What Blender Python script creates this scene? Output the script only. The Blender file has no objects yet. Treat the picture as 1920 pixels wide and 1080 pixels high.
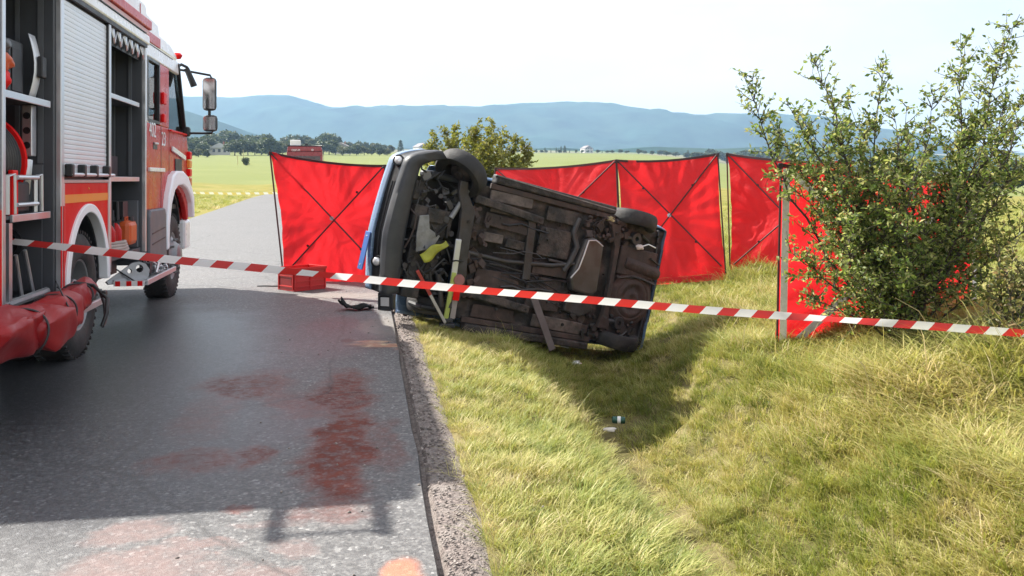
import bpy, bmesh, math, random
import numpy as np
from mathutils import Vector, Matrix, noise as mnoise
R_ = math.radians
random.seed(7); rng = np.random.default_rng(11)
SC = bpy.context.scene
COL = SC.collection

# ------------------------------------------------------------------ camera, sky, sun, exposure
FPX, HZ, CH = 1700.0, 338.0, 1.5
YAW = math.atan(270 / 1700)
cc, ss = math.cos(YAW), math.sin(YAW)
cd = bpy.data.cameras.new('camera'); cam = bpy.data.objects.new('camera', cd); COL.objects.link(cam)
cam.location = (0, 0, CH); cam.rotation_euler = (R_(90), 0, -YAW)
cd.sensor_width = 36; cd.lens = 36 * FPX / 1920; cd.shift_y = -(540 - HZ) / 1920
cd.clip_start = 0.05; cd.clip_end = 20000
SC.camera = cam

SUN = Vector((-0.82, 0.64, 1.0)).normalized()
EL = math.asin(SUN.z); AZ = math.atan2(SUN.x, SUN.y)
w = bpy.data.worlds.new('World'); SC.world = w; w.use_nodes = True
nt = w.node_tree; nt.nodes.clear()
def N(nt, t, **k):
    n = nt.nodes.new(t)
    for a, b in k.items():
        setattr(n, a, b)
    return n
sky = N(nt, 'ShaderNodeTexSky', sky_type='NISHITA', sun_disc=False, sun_elevation=EL, sun_rotation=AZ, altitude=400.0, air_density=1.0, dust_density=1.2, ozone_density=1.5)
geo = N(nt, 'ShaderNodeTexCoord')
mp = N(nt, 'ShaderNodeMapping'); mp.inputs['Scale'].default_value = (1.0, 1.0, 2.6)
nz = N(nt, 'ShaderNodeTexNoise'); nz.inputs['Scale'].default_value = 2.4; nz.inputs['Detail'].default_value = 7; nz.inputs['Roughness'].default_value = .55
rmp = N(nt, 'ShaderNodeValToRGB'); rmp.color_ramp.elements[0].position = .36; rmp.color_ramp.elements[1].position = .62
rmp.color_ramp.elements[0].color = (.5, .5, .5, 1); rmp.color_ramp.elements[1].color = (.96, .96, .96, 1)
mix = N(nt, 'ShaderNodeMixRGB'); mix.inputs['Color2'].default_value = (5.5, 5.25, 5.15, 1)
bg = N(nt, 'ShaderNodeBackground'); bg.inputs['Strength'].default_value = 0.085
out = N(nt, 'ShaderNodeOutputWorld')
L = nt.links.new
L(geo.outputs['Generated'], mp.inputs['Vector']); L(mp.outputs[0], nz.inputs['Vector']); L(nz.outputs['Fac'], rmp.inputs[0])
L(rmp.outputs[0], mix.inputs['Fac']); L(sky.outputs[0], mix.inputs['Color1']); L(mix.outputs[0], bg.inputs[0]); L(bg.outputs[0], out.inputs[0])

sd = bpy.data.lights.new('sun', 'SUN'); so = bpy.data.objects.new('sun', sd); COL.objects.link(so)
sd.energy = 4.6; sd.angle = R_(.55); sd.color = (1.0, .95, .87)
so.rotation_euler = SUN.to_track_quat('Z', 'Y').to_euler(); so.location = (-20, 30, 40)
SC.view_settings.view_transform = 'Standard'; SC.view_settings.look = 'None'
SC.view_settings.gamma = 1; SC.view_settings.use_curve_mapping = False
SC.view_settings.exposure = 1.5
SC.render.engine = 'CYCLES'
SC.cycles.max_bounces = 8; SC.cycles.transparent_max_bounces = 12; SC.cycles.volume_bounces = 0

# ------------------------------------------------------------------ helpers
def P(px, py, D):
    l = (px - 960) / FPX * D
    return Vector((l * cc + D * ss, -l * ss + D * cc, CH + (HZ - py) / FPX * D))
def G(px, py, z=0.0):
    return P(px, py, FPX * (CH - z) / (py - HZ))
def sstep(a, b, x):
    t = np.clip((np.asarray(x, float) - a) / (b - a), 0, 1); return t * t * (3 - 2 * t)

class MB:
    def __init__(s): s.v = []; s.f = []
    def add(s, vs, fs):
        o = len(s.v); s.v += [tuple(p) for p in vs]; s.f += [tuple(i + o for i in f) for f in fs]; return s
    def box(s, x0, x1, y0, y1, z0, z1, M=None):
        vs = [Vector(p) for p in ((x0,y0,z0),(x1,y0,z0),(x1,y1,z0),(x0,y1,z0),(x0,y0,z1),(x1,y0,z1),(x1,y1,z1),(x0,y1,z1))]
        if M is not None: vs = [M @ p for p in vs]
        return s.add(vs, [(0,3,2,1),(4,5,6,7),(0,1,5,4),(1,2,6,5),(2,3,7,6),(3,0,4,7)])
    def cbox(s, c, d, M=None):
        m = Matrix.Translation(c)
        if M is not None: m = m @ M.to_4x4()
        return s.box(-d[0]/2, d[0]/2, -d[1]/2, d[1]/2, -d[2]/2, d[2]/2, m)
    def bar(s, a, b, wd, th, up=(0, 0, 1)):
        a, b = Vector(a), Vector(b); y = (b - a); ln = y.length; y.normalize()
        z = Vector(up); z = (z - y * z.dot(y)).normalized(); x = y.cross(z)
        m = Matrix((x, y, z)).transposed().to_4x4(); m.translation = (a + b) / 2
        return s.box(-wd/2, wd/2, -ln/2, ln/2, -th/2, th/2, m)
    def tube(s, pts, r, n=8, caps=True):
        pts = [Vector(p) for p in pts]; k = len(pts)
        rs = r if isinstance(r, (list, tuple)) else [r] * k
        vs = []; fs = []; px = None
        for i, p in enumerate(pts):
            t = (pts[min(i + 1, k - 1)] - pts[max(i - 1, 0)]).normalized()
            if px is None: px = t.orthogonal().normalized()
            else:
                px = (px - t * px.dot(t))
                px = px.normalized() if px.length > 1e-6 else t.orthogonal().normalized()
            q = t.cross(px)
            for j in range(n):
                a = 2 * math.pi * j / n; vs.append(p + (px * math.cos(a) + q * math.sin(a)) * rs[i])
        for i in range(k - 1):
            for j in range(n):
                a = i * n + j; b = i * n + (j + 1) % n; fs.append((a, b, b + n, a + n))
        if caps: fs.append(tuple(reversed(range(n)))); fs.append(tuple(range((k - 1) * n, k * n)))
        return s.add(vs, fs)
    def lathe(s, prof, c=(0, 0, 0), axis='X', n=32, close=False):
        ax = {'X': Vector((1,0,0)), 'Y': Vector((0,1,0)), 'Z': Vector((0,0,1))}[axis] if isinstance(axis, str) else Vector(axis).normalized()
        u = ax.orthogonal().normalized(); v = ax.cross(u); c = Vector(c)
        vs = []; fs = []; k = len(prof)
        for r, h in prof:
            for j in range(n):
                a = 2 * math.pi * j / n; vs.append(c + ax * h + (u * math.cos(a) + v * math.sin(a)) * r)
        for i in range(k if close else k - 1):
            i2 = (i + 1) % k
            for j in range(n):
                j2 = (j + 1) % n; fs.append((i*n+j, i*n+j2, i2*n+j2, i2*n+j))
        return s.add(vs, fs)
    def prism(s, poly, a0, a1, plane='YZ'):
        n = len(poly)
        def mk(p, a):
            if plane == 'YZ': return (a, p[0], p[1])
            if plane == 'XZ': return (p[0], a, p[1])
            return (p[0], p[1], a)
        vs = [mk(p, a0) for p in poly] + [mk(p, a1) for p in poly]
        fs = [tuple(reversed(range(n))), tuple(range(n, 2*n))] + [(i, (i+1) % n, n + (i+1) % n, n + i) for i in range(n)]
        return s.add(vs, fs)
    def ring(s, outer, inner, a0, a1, plane='YZ'):
        # open strip between two polylines of equal length, extruded
        n = len(outer)
        def mk(p, a):
            if plane == 'YZ': return (a, p[0], p[1])
            if plane == 'XZ': return (p[0], a, p[1])
            return (p[0], p[1], a)
        vs = [mk(p, a0) for p in outer] + [mk(p, a0) for p in inner] + [mk(p, a1) for p in outer] + [mk(p, a1) for p in inner]
        fs = []
        for i in range(n - 1):
            o0, i0, o1, i1 = i, n + i, 2*n + i, 3*n + i
            fs += [(o0, i0, i0+1, o0+1), (o1, o1+1, i1+1, i1), (o0, o0+1, o1+1, o1), (i0, i1, i1+1, i0+1)]
        fs += [(0, 2*n, 3*n, n), (n-1, 2*n-1, 4*n-1, 3*n-1)]
        return s.add(vs, fs)
    def grid(s, rows, closed=False):
        n = len(rows[0]); vs = [p for r in rows for p in r]; fs = []
        for i in range(len(rows) - 1):
            for j in range(n if closed else n - 1):
                j2 = (j + 1) % n; fs.append((i*n+j, i*n+j2, (i+1)*n+j2, (i+1)*n+j))
        return s.add(vs, fs)
    def build(s, name, mat=None, parent=None, smooth=None, bevel=0, loc=None, fix=True, sub=0, solid=0):
        me = bpy.data.meshes.new(name); me.from_pydata([tuple(p) for p in s.v], [], s.f); me.update()
        if fix:
            b = bmesh.new(); b.from_mesh(me); bmesh.ops.recalc_face_normals(b, faces=b.faces); b.to_mesh(me); b.free()
        if mat: me.materials.append(mat)
        if smooth is not None:
            me.polygons.foreach_set('use_smooth', [True] * len(me.polygons))
            if smooth < 180: me.set_sharp_from_angle(angle=R_(smooth))
        o = bpy.data.objects.new(name, me); COL.objects.link(o)
        if parent: o.parent = parent
        if loc is not None: o.location = loc
        if solid:
            m = o.modifiers.new('solid', 'SOLIDIFY'); m.thickness = solid; m.offset = 0
        if bevel:
            m = o.modifiers.new('bevel', 'BEVEL'); m.width = bevel; m.segments = 2; m.limit_method = 'ANGLE'; m.angle_limit = R_(40)
        if sub:
            m = o.modifiers.new('sub', 'SUBSURF'); m.levels = sub; m.render_levels = sub
        return o

def npmesh(name, V, F, mat=None, parent=None, smooth=False):
    """V (n,3), F (m,k) numpy"""
    me = bpy.data.meshes.new(name); m, k = F.shape
    me.vertices.add(len(V)); me.vertices.foreach_set('co', np.asarray(V, np.float32).ravel())
    me.loops.add(m * k); me.loops.foreach_set('vertex_index', F.astype(np.int32).ravel())
    me.polygons.add(m); me.polygons.foreach_set('loop_start', np.arange(0, m * k, k, dtype=np.int32))
    me.update(calc_edges=True)
    if mat: me.materials.append(mat)
    if smooth: me.polygons.foreach_set('use_smooth', [True] * m)
    o = bpy.data.objects.new(name, me); COL.objects.link(o)
    if parent: o.parent = parent
    return o

def tag(o, label=None, cat=None, group=None, kind=None):
    if label: o['label'] = label
    if cat: o['category'] = cat
    if group: o['group'] = group
    if kind: o['kind'] = kind
    return o
def thing(name, label, cat, loc=(0, 0, 0), rot=(0, 0, 0), group=None):
    o = bpy.data.objects.new(name, None); COL.objects.link(o); o.location = loc; o.rotation_euler = rot
    o.empty_display_size = .2
    return tag(o, label, cat, group)
def inst(src, parent, loc=None, rot=None):
    o = src.copy(); COL.objects.link(o); o.parent = parent
    if loc is not None: o.location = loc
    if rot is not None: o.rotation_euler = rot
    return o

# ------------------------------------------------------------------ materials
def mat(name, col, rough=.5, metal=0, var=.12, scale=6, bump=0, bscale=40, spec=.5, dirt=None, dirt_amt=.5, dscale=3, coat=0, trans=0, alpha=1):
    m = bpy.data.materials.new(name); m.use_nodes = True; nt = m.node_tree; L = nt.links.new
    b = nt.nodes['Principled BSDF']
    b.inputs['Roughness'].default_value = rough; b.inputs['Metallic'].default_value = metal
    b.inputs['Specular IOR Level'].default_value = spec; b.inputs['Coat Weight'].default_value = coat
    tc = N(nt, 'ShaderNodeTexCoord'); n1 = N(nt, 'ShaderNodeTexNoise'); n1.inputs['Scale'].default_value = scale; n1.inputs['Detail'].default_value = 6
    L(tc.outputs['Object'], n1.inputs['Vector'])
    mr = N(nt, 'ShaderNodeMapRange'); mr.inputs[1].default_value = .3; mr.inputs[2].default_value = .7
    mr.inputs[3].default_value = 1 - var; mr.inputs[4].default_value = 1 + var
    L(n1.outputs['Fac'], mr.inputs[0])
    hs = N(nt, 'ShaderNodeHueSaturation'); hs.inputs['Color'].default_value = (*col, 1); L(mr.outputs[0], hs.inputs['Value'])
    c = hs.outputs[0]
    if dirt:
        n2 = N(nt, 'ShaderNodeTexNoise'); n2.inputs['Scale'].default_value = dscale; n2.inputs['Detail'].default_value = 8; n2.inputs['Roughness'].default_value = .65
        L(tc.outputs['Object'], n2.inputs['Vector'])
        m2 = N(nt, 'ShaderNodeMapRange'); m2.inputs[1].default_value = .45; m2.inputs[2].default_value = .7; m2.inputs[4].default_value = dirt_amt
        L(n2.outputs['Fac'], m2.inputs[0])
        mx = N(nt, 'ShaderNodeMixRGB'); L(m2.outputs[0], mx.inputs[0]); L(c, mx.inputs[1]); mx.inputs[2].default_value = (*dirt, 1); c = mx.outputs[0]
    L(c, b.inputs['Base Color'])
    rr = N(nt, 'ShaderNodeMapRange'); rr.inputs[1].default_value = .3; rr.inputs[2].default_value = .7
    rr.inputs[3].default_value = max(.03, rough - .08); rr.inputs[4].default_value = min(1, rough + .08); L(n1.outputs['Fac'], rr.inputs[0]); L(rr.outputs[0], b.inputs['Roughness'])
    if bump:
        n3 = N(nt, 'ShaderNodeTexNoise'); n3.inputs['Scale'].default_value = bscale; n3.inputs['Detail'].default_value = 5
        L(tc.outputs['Object'], n3.inputs['Vector'])
        bp = N(nt, 'ShaderNodeBump'); bp.inputs['Strength'].default_value = bump; bp.inputs['Distance'].default_value = .02
        L(n3.outputs['Fac'], bp.inputs['Height']); L(bp.outputs[0], b.inputs['Normal'])
    if trans:
        b.inputs['Transmission Weight'].default_value = trans
    return m

def leafmat(name, cols, trans=.45, attr=None):
    m = bpy.data.materials.new(name); m.use_nodes = True; nt = m.node_tree; L = nt.links.new
    nt.nodes.clear(); o = N(nt, 'ShaderNodeOutputMaterial')
    rp = N(nt, 'ShaderNodeValToRGB'); e = rp.color_ramp.elements
    while len(e) < len(cols): e.new(.5)
    for i, c in enumerate(cols): e[i].position = i / (len(cols) - 1); e[i].color = (*c, 1)
    if attr:
        a = N(nt, 'ShaderNodeAttribute'); a.attribute_type = 'INSTANCER'; a.attribute_name = attr
        g = N(nt, 'ShaderNodeNewGeometry'); ad = N(nt, 'ShaderNodeMath', operation='MULTIPLY_ADD')
        L(g.outputs['Random Per Island'], ad.inputs[0]); ad.inputs[1].default_value = .3; 
        sb = N(nt, 'ShaderNodeMath', operation='SUBTRACT'); L(a.outputs['Fac'], sb.inputs[0]); sb.inputs[1].default_value = .15
        L(sb.outputs[0], ad.inputs[2]); L(ad.outputs[0], rp.inputs[0])
    else:
        g = N(nt, 'ShaderNodeNewGeometry'); L(g.outputs['Random Per Island'], rp.inputs[0])
    d = N(nt, 'ShaderNodeBsdfPrincipled'); d.inputs['Roughness'].default_value = .5; d.inputs['Specular IOR Level'].default_value = .35
    t = N(nt, 'ShaderNodeBsdfTranslucent'); hs = N(nt, 'ShaderNodeHueSaturation'); hs.inputs['Value'].default_value = 1.25; hs.inputs['Saturation'].default_value = 1.1; hs.inputs['Hue'].default_value = .49
    mx = N(nt, 'ShaderNodeMixShader'); mx.inputs[0].default_value = trans
    L(rp.outputs[0], d.inputs['Base Color']); L(rp.outputs[0], hs.inputs['Color']); L(hs.outputs[0], t.inputs[0])
    L(d.outputs[0], mx.inputs[1]); L(t.outputs[0], mx.inputs[2]); L(mx.outputs[0], o.inputs[0])
    return m

def clothmat(name, col, trans=.5, bump=.3):
    m = bpy.data.materials.new(name); m.use_nodes = True; nt = m.node_tree; L = nt.links.new
    nt.nodes.clear(); o = N(nt, 'ShaderNodeOutputMaterial'); tc = N(nt, 'ShaderNodeTexCoord')
    n = N(nt, 'ShaderNodeTexNoise'); n.inputs['Scale'].default_value = 2.5; n.inputs['Detail'].default_value = 6; n.inputs['Distortion'].default_value = 1.5
    L(tc.outputs['Object'], n.inputs['Vector'])
    bp = N(nt, 'ShaderNodeBump'); bp.inputs['Strength'].default_value = bump; bp.inputs['Distance'].default_value = .12; L(n.outputs['Fac'], bp.inputs['Height'])
    mr = N(nt, 'ShaderNodeMapRange'); mr.inputs[1].default_value = .3; mr.inputs[2].default_value = .7; mr.inputs[3].default_value = .88; mr.inputs[4].default_value = 1.1; L(n.outputs['Fac'], mr.inputs[0])
    hs = N(nt, 'ShaderNodeHueSaturation'); hs.inputs['Color'].default_value = (*col, 1); L(mr.outputs[0], hs.inputs['Value'])
    d = N(nt, 'ShaderNodeBsdfPrincipled'); d.inputs['Roughness'].default_value = .55
    t = N(nt, 'ShaderNodeBsdfTranslucent'); mx = N(nt, 'ShaderNodeMixShader'); mx.inputs[0].default_value = trans
    L(hs.outputs[0], d.inputs['Base Color']); L(hs.outputs[0], t.inputs[0]); L(bp.outputs[0], d.inputs['Normal']); L(bp.outputs[0], t.inputs['Normal'])
    L(d.outputs[0], mx.inputs[1]); L(t.outputs[0], mx.inputs[2]); L(mx.outputs[0], o.inputs[0])
    return m

def glassmat(name, tint=(.75, .8, .8), fac=.75):
    m = bpy.data.materials.new(name); m.use_nodes = True; nt = m.node_tree; L = nt.links.new
    nt.nodes.clear(); o = N(nt, 'ShaderNodeOutputMaterial')
    t = N(nt, 'ShaderNodeBsdfTransparent'); t.inputs[0].default_value = (*tint, 1)
    g = N(nt, 'ShaderNodeBsdfGlossy'); g.inputs['Roughness'].default_value = .03
    f = N(nt, 'ShaderNodeFresnel'); f.inputs[0].default_value = 1.5
    mx = N(nt, 'ShaderNodeMixShader'); L(f.outputs[0], mx.inputs[0]); L(t.outputs[0], mx.inputs[1]); L(g.outputs[0], mx.inputs[2]); L(mx.outputs[0], o.inputs[0])
    return m

M_red = mat('red_paint', (.50, .010, .010), .3, coat=.08, spec=.15, var=.06, dirt=(.2, .03, .025), dirt_amt=.25)
M_redsh = mat('red_signal', (.74, .010, .010), .4, var=.06, spec=.1, dirt=(.4, .03, .025), dirt_amt=.3)
M_orange = mat('orange_band', (.8, .27, .03), .4, var=.05)
M_white = mat('white_paint', (.82, .82, .82), .3, coat=.3, var=.03, dirt=(.45, .43, .4), dirt_amt=.3)
M_fender = mat('white_plastic', (.86, .89, .93), .45, var=.03, dirt=(.5, .49, .47), dirt_amt=.2)
M_alu = mat('aluminium', (.62, .63, .65), .38, metal=.85, var=.08)
M_slat = mat('shutter_aluminium', (.76, .79, .83), .42, metal=.3, var=.04, scale=3)
M_comp = mat('compartment_grey', (.062, .067, .077), .5, var=.1)
M_dark = mat('dark_plastic', (.018, .019, .022), .5, var=.2)
M_rubber = mat('tyre_rubber', (.022, .022, .023), .75, var=.25, scale=12, bump=.2, dirt=(.09, .08, .07), dirt_amt=.5, dscale=5)
M_rim = mat('wheel_steel', (.3, .31, .32), .45, metal=.6, var=.15, dirt=(.08, .07, .06), dirt_amt=.5)
M_glass = glassmat('window_glass')
M_mirror = mat('mirror_glass', (.8, .8, .8), .04, metal=1, var=0)
M_grey = mat('grey_plastic', (.12, .13, .145), .5, var=.08, bump=.05, bscale=150)
M_black = mat('black_plastic', (.012, .012, .013), .4, var=.2)
M_canister = mat('orange_plastic', (.6, .1, .02), .4, var=.1)
M_bag = mat('red_tarpaulin', (.27, .008, .011), .42, spec=.3, var=.15, scale=3, bump=.35, bscale=7, dirt=(.22, .05, .045), dirt_amt=.35)
M_screen = clothmat('red_screen_fabric', (.80, .022, .028), .52)
M_pole = mat('screen_pole', (.05, .012, .012), .5)
M_web = mat('silver_webbing', (.82, .79, .80), .5, var=.1, scale=30)
M_crate = mat('red_crate_plastic', (.5, .012, .01), .35, var=.08)
# ================================================================== SETTING
ROAD_R, ROAD_L = 0.28, -6.45
def rise(X, Y):
    X = np.asarray(X, float); Y = np.asarray(Y, float)
    r = 7.1 * (np.maximum(np.minimum(Y, 450) - 30, 0) / 220) ** 1.15 + .031 * np.maximum(Y - 450, 0)
    k = 1 - 1.03 * sstep(.28, .62, X / np.maximum(Y, 1)) * (1 - sstep(500, 1500, Y))
    return r * k
def xd(Y):
    return np.interp(Y, [0, 6, 8, 9.4, 10.5, 12, 40], [2.04, 2.08, 2.18, 2.38, 2.7, 2.95, 3.0])
def nz2(X, Y, s, seed=0):
    X = np.atleast_1d(np.asarray(X, float)); Y = np.atleast_1d(np.asarray(Y, float)); sh = X.shape
    return np.array([mnoise.noise((a * s + seed * 7.3, b * s - seed * 3.1, seed * 1.7)) for a, b in zip(X.ravel(), Y.ravel())]).reshape(sh)
def ground_z(X, Y):
    X = np.asarray(X, float); Y = np.asarray(Y, float)
    d = xd(Y)
    near = 1 - sstep(22, 34, Y)
    depth = (.92 - .26 * sstep(7.2, 9.9, Y)) * near
    lb = sstep(.45, 1.15, X) * .13
    sl = np.clip((X - (d - .95)) / .84, 0, 1)
    # the verge under the car is a straight slope
    lin = np.clip((X - .55) / (d - .55), 0, 1)
    kk = sstep(9.0, 9.8, Y)
    left = -(lb + (depth - .13) * sl ** 1.15) * (1 - kk) - depth * lin * kk
    rr = np.clip((X - d - .1), 0, None)
    right = -depth + (depth - .14) * sstep(-.1, 1.6, rr) * near + .28 * sstep(1.3, 3.2, rr) * near
    z = np.where(X < d, np.where(X > .45, left, 0), right)
    lf = sstep(0, 3, ROAD_L - X)
    z = z - .12 * lf * (1 - sstep(3, 9, ROAD_L - X)) + lf * .25 * sstep(3, 14, ROAD_L - X)
    z = z + rise(X, Y)
    return z
def ground_full(X, Y):
    z = ground_z(X, Y)
    off = (X > .5) | (X < ROAD_L - .1)
    n = (.05 + .06 * sstep(2.6, 3.6, X)) * nz2(X, Y, 1.6, 1) + .03 * nz2(X, Y, 4.5, 2)
    z = z + .17 * np.exp(-((X - 4.4) / 1.0) ** 2 - ((Y - 6.1) / .55) ** 2) + .08 * np.exp(-((X - 3.3) / .5) ** 2 - ((Y - 4.6) / .5) ** 2)
    amp = sstep(.45, 1.0, X) + sstep(0, 1, ROAD_L - X)
    far = sstep(300, 1200, Y) * 6 * nz2(X, Y, .0022, 4)
    z = z + n * amp + far
    return np.where(off, z, z - .05)
def geom(a, b, n, first):
    # n steps from a to b with geometrically growing step
    r = 1.0
    lo, hi = 1.0001, 3
    for _ in range(60):
        r = (lo + hi) / 2
        if first * (r ** n - 1) / (r - 1) < abs(b - a): lo = r
        else: hi = r
    st = first * r ** np.arange(n); c = np.cumsum(st); c *= abs(b - a) / c[-1]
    return a + np.sign(b - a) * c
xs = np.concatenate([geom(-1.5, -3500, 60, .6)[::-1], np.arange(-1.5, .2, .3), np.arange(.2, 9, .16), geom(9, 3500, 60, .3)])
xs = np.unique(np.concatenate([xs, [ROAD_L - .1, ROAD_L + .05, ROAD_R + .12]]))
ys = np.concatenate([geom(1, -250, 22, .6)[::-1], np.arange(1, 22, .18), geom(22, 3900, 95, .4)])
XX, YY = np.meshgrid(xs, ys); ZZ = ground_full(XX, YY)
nx, ny = len(xs), len(ys)
V = np.stack([XX, YY, ZZ], -1).reshape(-1, 3)
ii, jj = np.meshgrid(np.arange(ny - 1), np.arange(nx - 1), indexing='ij'); a = (ii * nx + jj).ravel()
Fq = np.stack([a, a + 1, a + nx + 1, a + nx], -1)

def ground_material():
    m = bpy.data.materials.new('ground_soil'); m.use_nodes = True; nt = m.node_tree; L = nt.links.new
    b = nt.nodes['Principled BSDF']; b.inputs['Roughness'].default_value = .95; b.inputs['Specular IOR Level'].default_value = .1
    tc = N(nt, 'ShaderNodeTexCoord'); sp = N(nt, 'ShaderNodeSeparateXYZ'); L(tc.outputs['Object'], sp.inputs[0])
    def noise(scale, det=6, rough=.6):
        n = N(nt, 'ShaderNodeTexNoise'); n.inputs['Scale'].default_value = scale; n.inputs['Detail'].default_value = det; n.inputs['Roughness'].default_value = rough
        L(tc.outputs['Object'], n.inputs['Vector']); return n.outputs['Fac']
    def ramp(f, cols):
        r = N(nt, 'ShaderNodeValToRGB'); e = r.color_ramp.elements
        while len(e) < len(cols): e.new(.5)
        for i, (p, c) in enumerate(cols): e[i].position = p; e[i].color = (*c, 1)
        L(f, r.inputs[0]); return r.outputs[0]
    def mixc(f, a, c):
        x = N(nt, 'ShaderNodeMixRGB'); L(f, x.inputs[0]); L(a, x.inputs[1]); L(c, x.inputs[2]); return x.outputs[0]
    def mapr(v, a, b_, c=0, d=1):
        x = N(nt, 'ShaderNodeMapRange'); x.interpolation_type = 'SMOOTHSTEP'; x.inputs[1].default_value = a; x.inputs[2].default_value = b_; x.inputs[3].default_value = c; x.inputs[4].default_value = d
        L(v, x.inputs[0]); return x.outputs[0]
    def math(op, a, b_):
        x = N(nt, 'ShaderNodeMath', operation=op); L(a, x.inputs[0])
        if isinstance(b_, (int, float)): x.inputs[1].default_value = b_
        else: L(b_, x.inputs[1])
        return x.outputs[0]
    near = ramp(noise(2.2, 8), [(.3, (.085, .08, .03)), (.5, (.15, .13, .055)), (.7, (.25, .205, .11))])
    verge = ramp(noise(.5, 9, .7), [(.32, (.13, .135, .03)), (.5, (.20, .185, .045)), (.68, (.26, .22, .08))])
    field = ramp(noise(.08, 5), [(.3, (.15, .175, .055)), (.7, (.18, .20, .07))])
    far = ramp(noise(.006, 4), [(.36, (.10, .13, .06)), (.46, (.13, .16, .06)), (.5, (.17, .15, .09)), (.58, (.2, .17, .11)), (.61, (.10, .12, .06))])
    wob = math('MULTIPLY', noise(.05, 3), 18.0); yy = math('ADD', sp.outputs[1], wob)
    c = mixc(mapr(sp.outputs[1], 18, 30), near, verge)
    # mown field beyond the rough verge
    c = mixc(mapr(yy, 86, 90), c, field)
    c = mixc(mapr(sp.outputs[1], 420, 520), c, far)
    L(c, b.inputs['Base Color'])
    bp = N(nt, 'ShaderNodeBump'); bp.inputs['Strength'].default_value = .6; bp.inputs['Distance'].default_value = .05
    L(noise(9, 8), bp.inputs['Height']); L(bp.outputs[0], b.inputs['Normal'])
    return m
ground = npmesh('ground', V, Fq, ground_material(), smooth=True); tag(ground, kind='structure')

# ---- road sheet (asphalt and its stained surface), 4 mm and more above the ground
def blob_sum(nt, tc, blobs, L, nsc=3.0, namp=.6, seed=0, warp=.42):
    """union of soft ellipses given in road coordinates; edges broken by noise"""
    n = N(nt, 'ShaderNodeTexNoise'); n.inputs['Scale'].default_value = nsc; n.inputs['Detail'].default_value = 8; n.inputs['Roughness'].default_value = .68
    mpn = N(nt, 'ShaderNodeMapping'); mpn.inputs['Location'].default_value = (seed, seed * 2, 0); L(tc.outputs['Object'], mpn.inputs[0]); L(mpn.outputs[0], n.inputs['Vector'])
    w1 = N(nt, 'ShaderNodeTexNoise'); w1.inputs['Scale'].default_value = 1.9; w1.inputs['Detail'].default_value = 5; L(mpn.outputs[0], w1.inputs['Vector'])
    w2 = N(nt, 'ShaderNodeTexNoise'); w2.inputs['Scale'].default_value = 8.5; w2.inputs['Detail'].default_value = 6; w2.inputs['Roughness'].default_value = .7; L(mpn.outputs[0], w2.inputs['Vector'])
    s1 = N(nt, 'ShaderNodeVectorMath', operation='MULTIPLY_ADD'); L(w1.outputs['Color'], s1.inputs[0]); s1.inputs[1].default_value = (warp, warp * 1.6, 0); s1.inputs[2].default_value = (-warp * .675, -warp * 1.08, 0)
    s2 = N(nt, 'ShaderNodeVectorMath', operation='MULTIPLY_ADD'); L(w2.outputs['Color'], s2.inputs[0]); s2.inputs[1].default_value = (warp * .4, warp * .7, 0); L(s1.outputs[0], s2.inputs[2])
    s3 = N(nt, 'ShaderNodeVectorMath', operation='ADD'); L(s2.outputs[0], s3.inputs[0]); L(tc.outputs['Object'], s3.inputs[1])
    acc = None
    for cx, cy, rx, ry, rot, amt in blobs:
        mp = N(nt, 'ShaderNodeMapping', vector_type='TEXTURE'); mp.inputs['Location'].default_value = (cx, cy, 0); mp.inputs['Rotation'].default_value = (0, 0, rot); mp.inputs['Scale'].default_value = (rx, ry, 1000)
        L(s3.outputs[0], mp.inputs[0])
        ln = N(nt, 'ShaderNodeVectorMath', operation='LENGTH'); L(mp.outputs[0], ln.inputs[0])
        ad = N(nt, 'ShaderNodeMath', operation='MULTIPLY_ADD'); L(n.outputs['Fac'], ad.inputs[0]); ad.inputs[1].default_value = namp * 2; L(ln.outputs['Value'], ad.inputs[2])
        mr = N(nt, 'ShaderNodeMapRange'); mr.interpolation_type = 'SMOOTHSTEP'; mr.inputs[1].default_value = 1 + namp + .25; mr.inputs[2].default_value = 1 + namp - .42; mr.inputs[3].default_value = 0; mr.inputs[4].default_value = amt
        L(ad.outputs[0], mr.inputs[0])
        if acc is None: acc = mr.outputs[0]
        else:
            mx = N(nt, 'ShaderNodeMath', operation='MAXIMUM'); L(acc, mx.inputs[0]); L(mr.outputs[0], mx.inputs[1]); acc = mx.outputs[0]
    return acc
def gb(px, py, rpx, y0, y1, amt, rot=0):
    c = G(px, py); a = G(px, y0); b = G(px, y1); D = FPX * CH / (py - HZ)
    return (c.x, (a.y + b.y) / 2, rpx / FPX * D, abs(a.y - b.y) / 2, rot, amt)
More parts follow.
